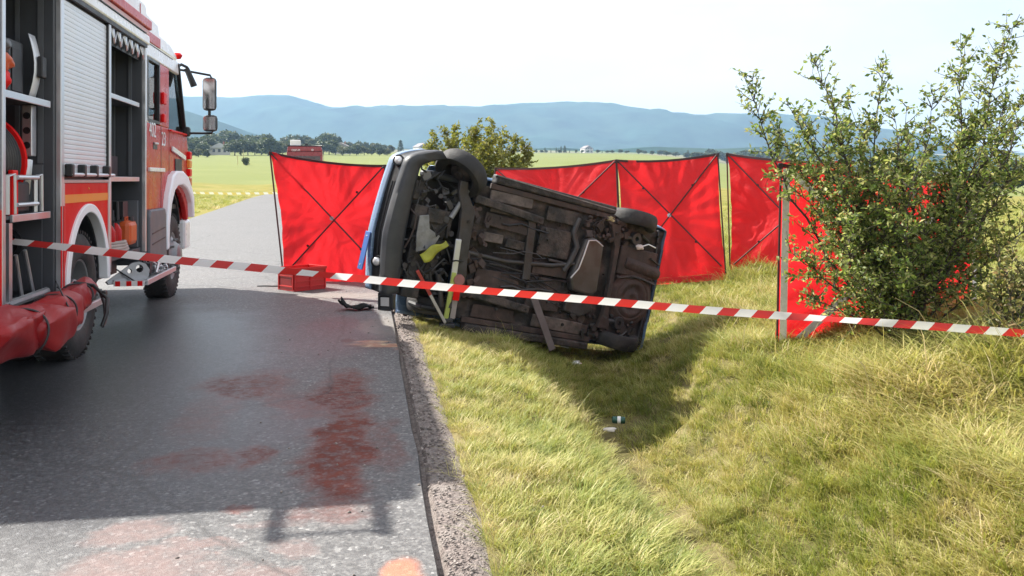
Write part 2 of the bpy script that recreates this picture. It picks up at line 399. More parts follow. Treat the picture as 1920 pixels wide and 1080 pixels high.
def road_material():
    m = bpy.data.materials.new('asphalt'); m.use_nodes = True; nt = m.node_tree; L = nt.links.new
    b = nt.nodes['Principled BSDF']; tc = N(nt, 'ShaderNodeTexCoord')
    def noise(scale, det=6, rough=.6):
        n = N(nt, 'ShaderNodeTexNoise'); n.inputs['Scale'].default_value = scale; n.inputs['Detail'].default_value = det; n.inputs['Roughness'].default_value = rough
        L(tc.outputs['Object'], n.inputs['Vector']); return n.outputs['Fac']
    def ramp(f, cols):
        r = N(nt, 'ShaderNodeValToRGB'); e = r.color_ramp.elements
        while len(e) < len(cols): e.new(.5)
        for i, (p, c) in enumerate(cols): e[i].position = p; e[i].color = (*c, 1)
        L(f, r.inputs[0]); return r.outputs[0]
    def mixc(f, a, c, op='MIX'):
        x = N(nt, 'ShaderNodeMixRGB', blend_type=op)
        for i, q in enumerate((f, a, c)):
            if isinstance(q, tuple): x.inputs[i].default_value = (*q, 1)
            elif isinstance(q, float): x.inputs[i].default_value = q
            else: L(q, x.inputs[i])
        return x.outputs[0]
    vo = N(nt, 'ShaderNodeTexVoronoi'); vo.inputs['Scale'].default_value = 70; L(tc.outputs['Object'], vo.inputs['Vector'])
    base = ramp(vo.outputs['Color'], [(.1, (.02, .02, .023)), (.5, (.085, .083, .083)), (.8, (.19, .187, .18)), (.95, (.45, .44, .43))])
    base = mixc(.45, base, ramp(noise(60, 4), [(.35, (.045, .045, .047)), (.65, (.17, .165, .16))]))
    base = mixc(1.0, base, ramp(noise(21, 7, .8), [(.36, (.62, .62, .62)), (.5, (1, 1, 1)), (.64, (1.5, 1.5, 1.5))]), 'MULTIPLY')
    base = mixc(.25, base, ramp(noise(.55, 6), [(.3, (.105, .104, .106)), (.7, (.16, .157, .155))]))
    wet_shade = blob_sum(nt, tc, [(-2.2, 8.2, 1.75, 3.4, .1, .8), (-1.55, 5.6, 1.35, 1.9, 0, .75), (-2.6, 4.2, .9, 1.8, 0, .65), (-.35, 8.9, .55, 1.3, 0, .5)], L, 1.4, .35)
    base = mixc(wet_shade, base, mixc(1.0, base, (.38, .41, .47), 'MULTIPLY'))  # truck's bluish shade painted into the asphalt along with the damp
    fine = N(nt, 'ShaderNodeMapRange'); fine.inputs[1].default_value = .38; fine.inputs[2].default_value = .56; fine.inputs[3].default_value = .55; fine.inputs[4].default_value = 1; L(noise(14, 9, .78), fine.inputs[0])
    red = blob_sum(nt, tc, [gb(640, 850, 70, 770, 965, .9), gb(645, 745, 60, 695, 800, .8), gb(585, 770, 75, 725, 800, .5, .5), gb(470, 722, 85, 695, 752, .6), gb(400, 770, 60, 735, 830, .35), gb(480, 855, 40, 835, 875, .6), gb(370, 865, 75, 840, 890, .5), gb(735, 860, 40, 790, 885, .4), gb(435, 952, 30, 940, 965, .55), gb(620, 960, 80, 940, 985, .4)], L, 3.4, .45, 3)
    redc = ramp(noise(7, 8, .7), [(.3, (.08, .016, .010)), (.5, (.135, .029, .018)), (.66, (.185, .046, .03)), (.74, (.33, .2, .17))])
    rm = N(nt, 'ShaderNodeMath', operation='MULTIPLY'); L(red, rm.inputs[0]); L(fine.outputs[0], rm.inputs[1])
    base = mixc(rm.outputs[0], base, redc)
    pink = blob_sum(nt, tc, [gb(250, 1010, 85, 975, 1035, .5), gb(400, 1030, 75, 1015, 1045, .5), gb(270, 1065, 150, 1040, 1105, .55), gb(560, 1020, 45, 1000, 1045, .4), gb(500, 975, 60, 965, 985, .3), gb(480, 1075, 110, 1060, 1100, .45)], L, 4, .5, 9)
    pm = N(nt, 'ShaderNodeMath', operation='MULTIPLY'); L(pink, pm.inputs[0]); L(fine.outputs[0], pm.inputs[1])
    base = mixc(pm.outputs[0], base, (.23, .135, .118))
    orange = blob_sum(nt, tc, [gb(757, 1072, 42, 1052, 1110, .95)], L, 5, .3, 5, warp=.12)
    base = mixc(orange, base, ramp(noise(30, 5), [(.3, (.34, .12, .07)), (.6, (.42, .17, .1)), (.75, (.5, .36, .25))]))
    streak = blob_sum(nt, tc, [(*G(725, 649).xy, .34, .10, -.16, 1.0), (*G(700, 643).xy, .18, .07, 0, .9), (*G(775, 655).xy, .16, .1, 0, .8)], L, 9, .35, 12, warp=.12)
    base = mixc(streak, base, ramp(noise(11, 5), [(.35, (.28, .1, .06)), (.55, (.4, .26, .17)), (.68, (.5, .4, .24))]))
    dark = blob_sum(nt, tc, [(*G(652, 641).xy, .07, .09, 0, .95), (*G(668, 650).xy, .1, .07, 0, .6), (*G(700, 655).xy, .2, .05, 0, .5)], L, 9, .35, 2, warp=.12)
    base = mixc(dark, base, (.05, .025, .02))
    dry = blob_sum(nt, tc, [(*G(722, 612).xy, .25, .7, 0, .55), (*G(640, 556).xy, .7, .35, 0, .6)], L, 5, .4, 6)
    base = mixc(dry, base, (.24, .215, .19))
    # hairline cracks
    cv = N(nt, 'ShaderNodeTexVoronoi', feature='DISTANCE_TO_EDGE'); cv.inputs['Scale'].default_value = .35
    dn = N(nt, 'ShaderNodeTexNoise'); dn.inputs['Scale'].default_value = 1.5; dn.inputs['Detail'].default_value = 8; L(tc.outputs['Object'], dn.inputs['Vector'])
    va = N(nt, 'ShaderNodeMixRGB'); va.inputs[0].default_value = .25; L(tc.outputs['Object'], va.inputs[1]); L(dn.outputs['Color'], va.inputs[2]); L(va.outputs[0], cv.inputs['Vector'])
    cr = N(nt, 'ShaderNodeMapRange'); cr.inputs[1].default_value = .0; cr.inputs[2].default_value = .006; cr.inputs[3].default_value = .55; cr.inputs[4].default_value = 0; L(cv.outputs['Distance'], cr.inputs[0])
    base = mixc(cr.outputs[0], base, (.03, .03, .03))
    L(base, b.inputs['Base Color'])
    rg = N(nt, 'ShaderNodeMapRange'); rg.inputs[1].default_value = 0; rg.inputs[2].default_value = .8; rg.inputs[3].default_value = .62; rg.inputs[4].default_value = .36; L(wet_shade, rg.inputs[0]); rx2 = N(nt, 'ShaderNodeMath', operation='MAXIMUM'); L(rg.outputs[0], rx2.inputs[0]); L(rm.outputs[0], rx2.inputs[1]); L(rx2.outputs[0], b.inputs['Roughness'])
    sr = N(nt, 'ShaderNodeMapRange'); sr.inputs[3].default_value = .5; sr.inputs[4].default_value = .2; L(rm.outputs[0], sr.inputs[0]); L(sr.outputs[0], b.inputs['Specular IOR Level'])
    bp = N(nt, 'ShaderNodeBump'); bp.inputs['Strength'].default_value = .5; bp.inputs['Distance'].default_value = .006
    L(noise(170, 4), bp.inputs['Height']); L(bp.outputs[0], b.inputs['Normal'])
    return m
ry = np.concatenate([[-60, -20, -5], np.arange(0, 20, .5), geom(20, 165, 60, .8)])
def bend(y): return .006 * max(0, y - 50) ** 2   # the road swings right behind the screens
rx = np.array([ROAD_L - .02, ROAD_L, -5, -4, -3, -2, -1, 0, ROAD_R - .02, ROAD_R])
rows = []
for y in ry:
    wv = [.03 * mnoise.noise((0.0, y * .9, s)) + .012 * mnoise.noise((0.0, y * 5, s)) for s in (3.0, 9.0)]
    r = []
    for i, x in enumerate(rx):
        dz = .012 if 0 < i < len(rx) - 1 else -.06
        xx = x + (wv[0] if i < 2 else wv[1] if i > 7 else 0)
        xx += bend(y); r.append((xx, y, float(rise(xx, y)) + dz))
    rows.append(r)
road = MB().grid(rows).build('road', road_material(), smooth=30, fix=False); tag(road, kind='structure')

M_gravel = mat('gravel_shoulder', (.185, .155, .142), .9, var=.55, scale=55, bump=.8, bscale=80, spec=.2, dirt=(.27, .245, .225), dirt_amt=.8, dscale=7)
rows = []
for y in ry:
    bd = bend(y); z = float(rise(.4 + bd, y)); w1 = bd + .03 * mnoise.noise((0.0, y * .9, 9.0)) + .012 * mnoise.noise((0.0, y * 5, 9.0)); w2 = bd + .05 * mnoise.noise((3.0, y * 1.3, 2.0)) + .03 * mnoise.noise((3.0, y * 6, 2.0))
    rows.append([(ROAD_R - .1 + w1, y, z - .05), (ROAD_R + .014 + w1, y, z - .028), (ROAD_R + .03 + w1, y, z + .004), (.37 + bd, y, z + .008), (.40 + w2 + .02 * max(0, min(1, (y - 3) / 7)) + .06, y, z + .004), (.60 + w2, y, z - .09)])
sh = MB().grid(rows).build('road_shoulder', M_gravel, fix=False, smooth=50); tag(sh, kind='structure')

# loose stones on the shoulder
r_ = np.random.default_rng(3); n = 2600; sy = 2 + 12 * r_.uniform(size=n) ** 1.6; sx = np.where(r_.uniform(size=n) < .97, r_.uniform(.29, .47, n), r_.normal(.0, .4, n)); ssz = r_.uniform(.003, .011, n) * (1 + .05 * sy)
oc = np.array([(1, 0, 0), (0, 1, 0), (-1, 0, 0), (0, -1, 0), (0, 0, .8), (0, 0, -.6)]); of = np.array([(0,1,4),(1,2,4),(2,3,4),(3,0,4),(1,0,5),(2,1,5),(3,2,5),(0,3,5)])
sv = oc[None] * ssz[:, None, None] * r_.uniform(.6, 1.3, (n, 6, 1)) * .8; an = r_.uniform(0, 6.28, n); ca, sa = np.cos(an)[:, None], np.sin(an)[:, None]
sv = np.stack([sv[..., 0] * ca - sv[..., 1] * sa, sv[..., 0] * sa + sv[..., 1] * ca, sv[..., 2]], -1) + np.stack([sx, sy, np.full(n, .014)], -1)[:, None]
M_stone = mat('stones', (.24, .21, .19), .85, var=.6, scale=30, spec=.2)
tag(npmesh('gravel', sv.reshape(-1, 3), (of[None] + 6 * np.arange(n)[:, None, None]).reshape(-1, 3), M_stone), kind='stuff')

# ---- mountains: wooded ridges far behind
M_forest = mat('forest', (.022, .045, .034), 1, var=.6, scale=.012, spec=0, dirt=(.05, .08, .055), dirt_amt=.9, dscale=.005)
def ridge(name, prof, D0, D1, D2, amp, px0, px1, nu=260, nv=46, seed=0):
    px = np.linspace(px0, px1, nu); top = np.interp(px, [p[0] for p in prof], [p[1] for p in prof])
    Vv = []
    for j in range(nv):
        t = j / (nv - 1); D = D0 + (D2 - D0) * t
        tr = (D1 - D0) / (D2 - D0)
        hh = float(sstep(0, 1, t / tr)) ** 1.1 if t <= tr else 1 - .9 * float(sstep(0, 1, (t - tr) / (1 - tr)))
        for i in range(nu):
            zt = CH + (HZ - top[i]) / FPX * D1
            p = P(px[i], HZ, D)
            base = 15 + .031 * (D0 - 450) - 25
            z = base + (zt - base) * hh
            n = mnoise.fractal((p.x * .0021 + seed, p.y * .0021, seed), 1.0, 2.0, 5) * amp
            n2 = mnoise.noise((p.x * .02, p.y * .02, 3.0)) * amp * .06
            k = math.sin(math.pi * min(1, t / tr)) if t < tr else 0
            Vv.append((p.x, p.y, z + n * k + n2 * min(1, hh * 2)))
    ii, jj = np.meshgrid(np.arange(nv - 1), np.arange(nu - 1), indexing='ij'); a = (ii * nu + jj).ravel()
    o = npmesh(name, np.array(Vv), np.stack([a, a + 1, a + nu + 1, a + nu], -1), M_forest, smooth=True)
    return tag(o, kind='structure')
ridge('mountains', [(-400, 215), (200, 205), (350, 195), (400, 191), (470, 185), (545, 182), (580, 189), (620, 201), (700, 201), (800, 199), (900, 198), (1000, 194), (1060, 192), (1120, 196), (1180, 206), (1250, 212), (1300, 216), (1400, 222), (1460, 222), (1540, 226), (1640, 238), (1750, 255), (1900, 285), (2100, 300), (2400, 310)], 2000, 3000, 3400, 62, -500, 2500)
ridge('hill', [(-400, 190), (200, 196), (350, 207), (400, 222), (450, 241), (500, 257), (540, 268), (600, 280), (700, 290)], 1250, 1600, 1900, 22, -500, 720, nu=90, nv=26, seed=4)

ridge('hill', [(560, 300), (640, 288), (720, 277), (800, 281), (880, 276), (960, 281), (1050, 277), (1130, 282), (1230, 275), (1340, 279), (1450, 274), (1600, 280), (1750, 290), (1900, 300)], 900, 1150, 1350, 8, 540, 1920, nu=260, nv=14, seed=7)
# ---- air
hz = MB().box(-3700, 3700, -330, 4150, -3.0, 330).build('haze'); tag(hz, kind='stuff')
m = bpy.data.materials.new('haze_air'); m.use_nodes = True; m.node_tree.nodes.clear()
pv = N(m.node_tree, 'ShaderNodeVolumePrincipled'); oo = N(m.node_tree, 'ShaderNodeOutputMaterial'); m.node_tree.links.new(pv.outputs[0], oo.inputs['Volume'])
pv.inputs['Color'].default_value = (.45, .70, 1.0, 1); pv.inputs['Density'].default_value = .00023; pv.inputs['Anisotropy'].default_value = .2
hz.data.materials.append(m)

# ---- grass: tufts of blades standing on the verge, ditch and banks
def tuft(name, n, h, spread, lean, wdt, seed, mats):
    r = np.random.default_rng(seed); V = []; F = []
    for i in range(n):
        a = r.uniform(0, 2 * math.pi); d = spread * math.sqrt(r.uniform()); bx, by = d * math.cos(a), d * math.sin(a)
        la = a + r.normal(0, .9); H = h * r.uniform(.45, 1.15); ln = lean * r.uniform(.3, 1.4) * H; wv = wdt * r.uniform(.7, 1.3)
        fx, fy = math.cos(la), math.sin(la); sx, sy = -fy * wv / 2, fx * wv / 2; k = len(V)
        for t, q in ((0, 1), (.4, .9), (.75, .6)):
            ox = bx + fx * ln * t ** 1.8; oy = by + fy * ln * t ** 1.8; z = H * t * (1 - .12 * t) - .01
            V += [(ox + sx * q, oy + sy * q, z), (ox - sx * q, oy - sy * q, z)]
        V.append((bx + fx * ln * 1.15, by + fy * ln * 1.15, H * (1 - .25 * min(1, lean))))
        F += [(k, k+1, k+3, k+2), (k+2, k+3, k+5, k+4), (k+4, k+5, k+6, k+6)]
    me = bpy.data.meshes.new(name); me.from_pydata(V, [], [tuple(dict.fromkeys(f)) for f in F]); me.update(); me.materials.append(mats)
    return bpy.data.objects.new(name, me)
M_grass = leafmat('grass_blades', [(.13, .175, .035), (.24, .285, .06), (.37, .37, .105), (.50, .45, .18), (.62, .53, .31)], .35, attr='tint')
tufts = [tuft('tuft_a', 34, .085, .09, .8, .006, 1, M_grass), tuft('tuft_b', 28, .12, .10, 1.1, .006, 2, M_grass), tuft('tuft_c', 26, .17, .12, 1.6, .006, 3, M_grass), tuft('tuft_d', 7, .36, .09, .8, .004, 4, M_grass)]
def scatter(x0, x1, y0, y1, dens):
    n = int((x1 - x0) * (y1 - y0) * dens); return rng.uniform(x0, x1, n), rng.uniform(y0, y1, n)
gx, gy = [], []
for (x0, x1, y0, y1, dn) in [(.40, 7, 2.2, 6, 420), (.40, 9, 6, 10, 290), (.52, 12, 10, 16, 120), (.6, 18, 16, 30, 45), (-30, ROAD_L - .2, 18, 60, 5), (10, 40, 12, 45, 6)]:
    a, b = scatter(x0, x1, y0, y1, dn); gx.append(a); gy.append(b)
gx = np.concatenate(gx); gy = np.concatenate(gy)
# only where the photograph can look
dep = gx * ss + gy * cc; lat = gx * cc - gy * ss
k = (np.abs(lat) < dep * .66 + .8)
gx, gy = gx[k], gy[k]
patch = nz2(gx, gy, .9, 5) * .6 + nz2(gx, gy, 2.6, 6) * .5
edge = .40 + .07 * nz2(gy * 0 + 3, gy, 1.6, 8) + .02 * np.clip((gy - 3) / 7, 0, 1)
keep = ~((gx > 0) & (gx < edge + .05))
d_ = xd(gy); bare = np.exp(-((gx - d_ - .05 * nz2(gx, gy, 3, 9)) / .20) ** 2) * (gy < 8.5) * (gx > 0)
keep &= rng.uniform(size=len(gx)) > bare * .92
keep &= ~((patch < -.42) & (rng.uniform(size=len(gx)) < .55))
gx, gy, patch, d_ = gx[keep], gy[keep], patch[keep], d_[keep]
gz = ground_full(gx, gy)
right = sstep(.4, 2.2, gx - d_)
tint = .42 + .40 * patch + .10 * right + .16 * nz2(gx, gy, 5.0, 12) + rng.normal(0, .19, len(gx)) - .12 * sstep(9, 14, gy) * (gx > 0)
tint = tint + .25 * np.exp(-((gx - d_) / .3) ** 2) * (gy < 8.5) + .16 * np.exp(-(gx - .6) / .25) * (gx > 0)
scl = rng.uniform(.65, 1.2, len(gx)) * (.75 + .35 * right + .35 * np.clip(nz2(gx, gy, 1.1, 21), 0, 1) * right) * (1 - .3 * np.exp(-np.maximum(gx - .6, 0) / .2) * (gx > 0)) * np.where(gx < 0, 1.6, 1)
scl *= 1 + .5 * sstep(14, 22, gy)
heap = np.exp(-((gx - 4.3) / 1.2) ** 2 - ((gy - 6.0) / .7) ** 2) + .7 * np.exp(-((gx - 3.2) / .6) ** 2 - ((gy - 4.4) / .6) ** 2)
tint = tint + .22 * heap; scl = scl * (1 + .45 * heap)
kind = np.where(right > .5, rng.choice(4, len(gx), p=[.32, .36, .28, .04]), rng.choice(4, len(gx), p=[.5, .4, .09, .01]))
gm = bpy.data.meshes.new('grass'); gm.vertices.add(len(gx)); gm.vertices.foreach_set('co', np.stack([gx, gy, gz], -1).astype(np.float32).ravel())
def attr(nm, ty, arr):
    a = gm.attributes.new(nm, ty, 'POINT'); a.data.foreach_set('value', arr)
attr('tint', 'FLOAT', np.clip(tint, .02, .98).astype(np.float32)); attr('scl', 'FLOAT', scl.astype(np.float32)); attr('rot', 'FLOAT', rng.uniform(0, 6.28, len(gx)).astype(np.float32)); attr('kind', 'INT', kind.astype(np.int32))
gm.update(); grass = bpy.data.objects.new('grass', gm); COL.objects.link(grass); tag(grass, kind='stuff')
ng = bpy.data.node_groups.new('grass_tufts', 'GeometryNodeTree')
ng.interface.new_socket('Geometry', in_out='INPUT', socket_type='NodeSocketGeometry'); ng.interface.new_socket('Geometry', in_out='OUTPUT', socket_type='NodeSocketGeometry')
gi = N(ng, 'NodeGroupInput'); go = N(ng, 'NodeGroupOutput'); jn = N(ng, 'GeometryNodeJoinGeometry'); GL = ng.links.new
def named(nm, ty):
    a = N(ng, 'GeometryNodeInputNamedAttribute', data_type=ty); a.inputs[0].default_value = nm; return a.outputs[0]
for i, t in enumerate(tufts):
    oi = N(ng, 'GeometryNodeObjectInfo'); oi.inputs['Object'].default_value = t; oi.inputs['As Instance'].default_value = True
    ip = N(ng, 'GeometryNodeInstanceOnPoints'); cm = N(ng, 'FunctionNodeCompare', data_type='INT', operation='EQUAL')
    ci = [s for s in cm.inputs if s.type == 'INT']; GL(named('kind', 'INT'), ci[0]); ci[1].default_value = i
    cx = N(ng, 'ShaderNodeCombineXYZ'); GL(named('rot', 'FLOAT'), cx.inputs[2])
    GL(gi.outputs[0], ip.inputs['Points']); GL(cm.outputs[0], ip.inputs['Selection']); GL(oi.outputs['Geometry'], ip.inputs['Instance'])
    GL(cx.outputs[0], ip.inputs['Rotation']); GL(named('scl', 'FLOAT'), ip.inputs['Scale']); GL(ip.outputs[0], jn.inputs[0])
GL(jn.outputs[0], go.inputs[0])
md = grass.modifiers.new('tufts', 'NODES'); md.node_group = ng
print('grass tufts', len(gx))
# ================================================================== FIRE TRUCK (local: x out of its right side, y forward, z up)
TO = Vector((-2.3616, 7.9691, 0)); TYAW = R_(1.0488)
TM = Matrix.Translation(TO) @ Matrix.Rotation(TYAW, 4, 'Z')
truck = thing('fire_truck', 'red and white fire engine parked on the asphalt with its side compartments open', 'fire engine', TO, (0, 0, TYAW))
def arc(cy, cz, a, b, t0, t1, n=20):
    return [(cy + a * math.cos(R_(t0 + (t1 - t0) * i / n)), cz + b * math.sin(R_(t0 + (t1 - t0) * i / n))) for i in range(n + 1)]
# --- superstructure
b = MB()
b.box(-2.45, -.62, -1.74, 2.45, .74, 2.97); b.box(-2.45, -.04, -2.7, -1.76, .60, 1.30)
b.box(-.62, -.03, -1.74, -1.68, .62, 2.97); b.box(-.62, -.03, -.55, -.44, .60, 2.97); b.box(-.62, -.03, .94, 1.02, .62, 2.97); b.box(-.62, -.03, 2.42, 2.48, .62, 2.97)
b.box(-.62, -.04, -1.68, -.55, .56, .61); b.box(-.62, -.04, 1.02, 2.42, .72, .77); b.box(-.62, -.05, -.44, .94, 1.48, 1.54)
b.box(-.62, -.04, -1.68, 2.42, 2.955, 2.965)
b.build('superstructure', M_comp, truck, bevel=.006)
b = MB()
for y0, y1, z0 in ((-.505, -.425, .62), (.925, .985, .64), (2.425, 2.475, .72), (-1.70, -1.645, .62)):
    o = MB().box(-.03, .012, y0, y1, z0, 2.95).build('door_post', M_alu, truck, bevel=.006)
for y in (-.425, .905): MB().box(-.03, .004, y, y + .02, 1.5, 2.95).build('shutter_seal', M_black, truck)
MB().box(-.06, .018, -1.76, 2.48, 2.952, 2.99).build('roof_gasket', M_dark, truck)
MB().box(-.035, .010, -2.7, -1.705, .62, 1.31).build('rear_side_panel', M_redsh, truck, bevel=.006)
MB().box(-2.4, .012, -1.78, -1.745, 1.31, 2.95).build('rear_wall', M_slat, truck, bevel=.006)
# roof edge
MB().box(-2.45, .02, -1.76, 2.60, 2.992, 3.10).build('roof_moulding', M_white, truck, bevel=.02)
MB().box(-.05, .024, -1.7, 2.42, 3.10, 3.108).build('trim_line', M_dark, truck)
MB().box(-2.45, .008, -1.5, 2.60, 3.108, 3.165).build('roof_moulding', mat('pale_red_stripe', (.62, .34, .31), .4), truck, bevel=.008)
rb = MB().box(-2.43, .03, -1.3, 2.66, 3.168, 3.272).build('roof_stripe', M_red, truck, bevel=.012)
b = MB().prism([(-1.3, 3.274), (2.70, 3.274), (2.70, 3.36), (2.67, 3.43), (2.60, 3.465), (-1.3, 3.465)], -2.40, -.03)
b.build('roof_parapet', M_white, truck, bevel=.03)
def text(s, size, parent, mt, M, name='lettering', ext=.002, shear=0):
    c = bpy.data.curves.new(name, 'FONT'); c.body = s; c.size = size; c.extrude = ext; c.shear = shear; c.align_x = 'LEFT'
    tmp = bpy.data.objects.new(name, c); COL.objects.link(tmp); dg = bpy.context.evaluated_depsgraph_get()
    me = bpy.data.meshes.new_from_object(tmp.evaluated_get(dg)); bpy.data.objects.remove(tmp); me.name = name; me.materials.clear(); me.materials.append(mt)
    o = bpy.data.objects.new(name, me); COL.objects.link(o); o.parent = parent; o.matrix_local = M; return o
def sideM(x, y, z):   # text on the truck's right side reads from rear to front
    return Matrix.Translation((x, y, z)) @ Matrix.Rotation(R_(90), 4, 'Z') @ Matrix.Rotation(R_(90), 4, 'X')
text('1', .20, truck, M_red, sideM(-.026, 2.30, 3.275))
MB().box(-.03, -.022, 1.55, 1.85, 3.36, 3.46).build('roof_emblem', M_red, truck)
b = MB()
for x in (-.95, -.50): b.box(x - .018, x + .018, -1.86, 1.1, 3.50, 3.57)
for k in range(9): b.tube([(-.95, -1.80 + k * .33, 3.54), (-.50, -1.80 + k * .33, 3.54)], .016, 6)
for y in (-1.1, .9): b.box(-1.0, -.45, y, y + .05, 3.465, 3.50)
b.build('shadow_ladder', M_alu, truck)  # unseen ladder, added for the bars of shadow it throws on the road
# --- roller shutter: every slat its own piece
sl = None
nsl = 35; h = (2.93 - 1.60) / nsl
for i in range(nsl):
    z = 1.60 + h * i
    if sl is None:
        sl = MB().prism([(0, .0005), (.0105, .0015), (.0128, h * .45), (.0112, h - .0015), (0, h - .0005)], -.405, .905, 'XZ').build('slat', M_slat, truck, smooth=40)
        sl.location = (-.026, 0, z)
    else: inst(sl, truck, (-.026 + random.uniform(-.0008, .0008), 0, z))
MB().box(-.055, -.028, -.41, .91, 1.55, 2.95).build('shutter_backing', M_dark, truck)
MB().box(-.03, .004, -.405, .905, 1.545, 1.60).build('shutter_bottom_rail', M_slat, truck, bevel=.004)
MB().tube([(.045, -.39, 1.545), (.045, .93, 1.545)], .016, 10).build('shutter_handle', M_alu, truck, smooth=40)
for y in (-.36, -.02, .34, .74):
    MB().box(-.0, .062, y - .035, y + .035, 1.525, 1.63).build('handle_bracket', M_black, truck, bevel=.012)
# --- red panel with wheel arch
aC, aZ = .26, .66
inner = arc(aC, aZ, .60, .585, 180, 0, 26)
poly = [(-.42, .66), (-.42, 1.475), (.925, 1.475), (.925, .66)] + [(y, z) for y, z in reversed(inner)]
MB().prism(poly, -.03, .0).build('wheel_arch_panel', M_redsh, truck)
MB().box(0, .004, -.40, .905, 1.318, 1.385).build('reflective_band', M_orange, truck)
MB().box(-.01, .008, -.42, .925, 1.478, 1.505).box(-.01, .008, -.424, -.395, .63, 1.477).box(-.01, .008, .90, .924, .66, 1.477).build('panel_frame', mat('panel_frame_silver', (.55, .45, .44), .4, metal=.3), truck, bevel=.004)
MB().ring(arc(aC, .60, .655, .70, 180, 0, 30), arc(aC, .60, .565, .625, 180, 0, 30), -.06, .022).build('arch_rim', M_fender, truck, smooth=35, bevel=.008)
MB().lathe([(.0, .0), (.011, .0), (.008, .006), (0, .007)], (.0, .28, 1.43), 'X', 10).build('panel_lamp', M_orange, truck)
MB().ring(arc(aC, .60, .60, .66, 180, 0, 30), arc(aC, .60, .55, .61, 180, 0, 30), -.6, -.062).build('wheel_well', M_dark, truck, smooth=40)
for k, y in enumerate((-.523, -.455)):
    MB().box(.0125, .018, y, y + .018, .62, 1.30).build('reflective_strip', M_redsh, truck)
# --- wheels
def truck_wheel(cx, cy, rear):
    ty = MB().lathe([(.30, .02), (.33, .0), (.42, -.005), (.49, .01), (.525, .035), (.535, .07), (.535, .23), (.525, .265), (.49, .29), (.40, .30), (.30, .28), (.29, .15)], (0, 0, 0), (-1, 0, 0), 48, close=True)
    for i in range(48):    # tread lugs across the shoulder
        a = 2 * math.pi * i / 48; M = Matrix.Rotation(a, 4, 'X')
        ty.box(-.075, -.012, -.011, .011, .515, .541, M); ty.box(-.29, -.225, -.011, .011, .515, .541, M)
    w_ = ty.build('wheel', M_rubber, truck, smooth=35); w_.location = (cx, cy, .535)
    prof = [(.305, .02), (.285, .03), (.275, .06), (.26, .17), (.2, .2), (.14, .195), (.13, .06), (.09, .04), (.0, .035)] if rear else [(.305, .02), (.285, .03), (.27, .05), (.25, .04), (.2, .0), (.16, -.03), (.145, -.06), (.1, -.085), (.0, -.09)]
    MB().lathe(prof, (0, 0, 0), (-1, 0, 0), 36).build('rim', M_rim, w_, smooth=30)
    rr = .165 if rear else .215; nb = MB()
    for i in range(10):
        a = 2 * math.pi * i / 10; nb.lathe([(0, .025), (.016, .025), (.018, -.01), (0, -.01)], (-.17 if rear else .012, rr * math.cos(a), rr * math.sin(a)), 'X', 6)
    tag(nb.build('wheel_nuts', M_rim, w_), kind='stuff')
    return w_
truck_wheel(-.02, .16, True); truck_wheel(-.02, 4.2, False)
for y in (.16, 4.2):
    MB().lathe([(.3, .0), (.535, .05), (.535, .27), (.3, .3)], (-2.4, y, .535), 'X', 24, close=True).build('wheel', M_rubber, truck, smooth=35)
    MB().lathe([(.3, .0), (.535, .05), (.535, .27), (.3, .3)], (-.68, y, .535), 'X', 24, close=True).build('wheel', M_rubber, truck, smooth=35) if y < 1 else None
b = MB(); b.box(-1.75, -.75, -2.5, 5.1, .52, .735); b.tube([(-2.2, .16, .53), (-.4, .16, .53)], .09, 10); b.tube([(-2.2, 4.2, .53), (-.3, 4.2, .53)], .07, 10); b.box(-.7, -.28, 1.05, 2.4, .50, .68); b.box(-.7, -.15, -1.6, -.6, .40, .55)
b.tube([(-.55, 1.1, .5), (-.55, 2.3, .5)], .13, 12)
b.build('chassis', M_dark, truck)
# --- compartment 1: shelf, panels
MB().box(-.6, -.045, -1.64, -.62, 2.065, 2.085).build('shelf', M_comp, truck)
MB().box(-.045, -.03, -1.64, -.62, 2.05, 2.10).build('shelf_edge', M_alu, truck, bevel=.003)
MB().box(-.6, -.05, -1.64, -.60, 1.235, 1.26).build('shelf', M_comp, truck)
MB().box(-.05, -.03, -1.40, -.62, 1.215, 1.265).build('shelf_edge', M_alu, truck, bevel=.003)
MB().box(-.09, -.04, -1.44, -1.38, .62, 1.21).build('compartment_divider', M_alu, truck)
MB().box(-.58, -.10, -.60, -.575, .66, 1.2).build('inner_panel', M_comp, truck)
MB().box(-.5, -.1, -.578, -.552, 1.3, 1.62).build('inner_panel', M_grey, truck)
MB().box(-.14, -.10, -.565, -.553, 1.63, 2.9).box(-.30, -.27, -.565, -.553, 1.4, 2.9).build('inner_rail', M_grey, truck)
MB().tube([(-.06, -1.62, .66), (-.06, -.62, .66)], .03, 8).build('roller_bar', M_rim, truck, smooth=40)
# pump panel ring inside the low compartment
MB().lathe([(.10, .0), (.13, .0), (.13, .03), (.10, .03)], (-.35, -.65, 1.02), 'Y', 24, close=True).lathe([(.0, .04), (.1, .04), (.1, 0)], (-.35, -.66, 1.02), 'Y', 24).build('pump_inlet', M_dark, truck, smooth=35)
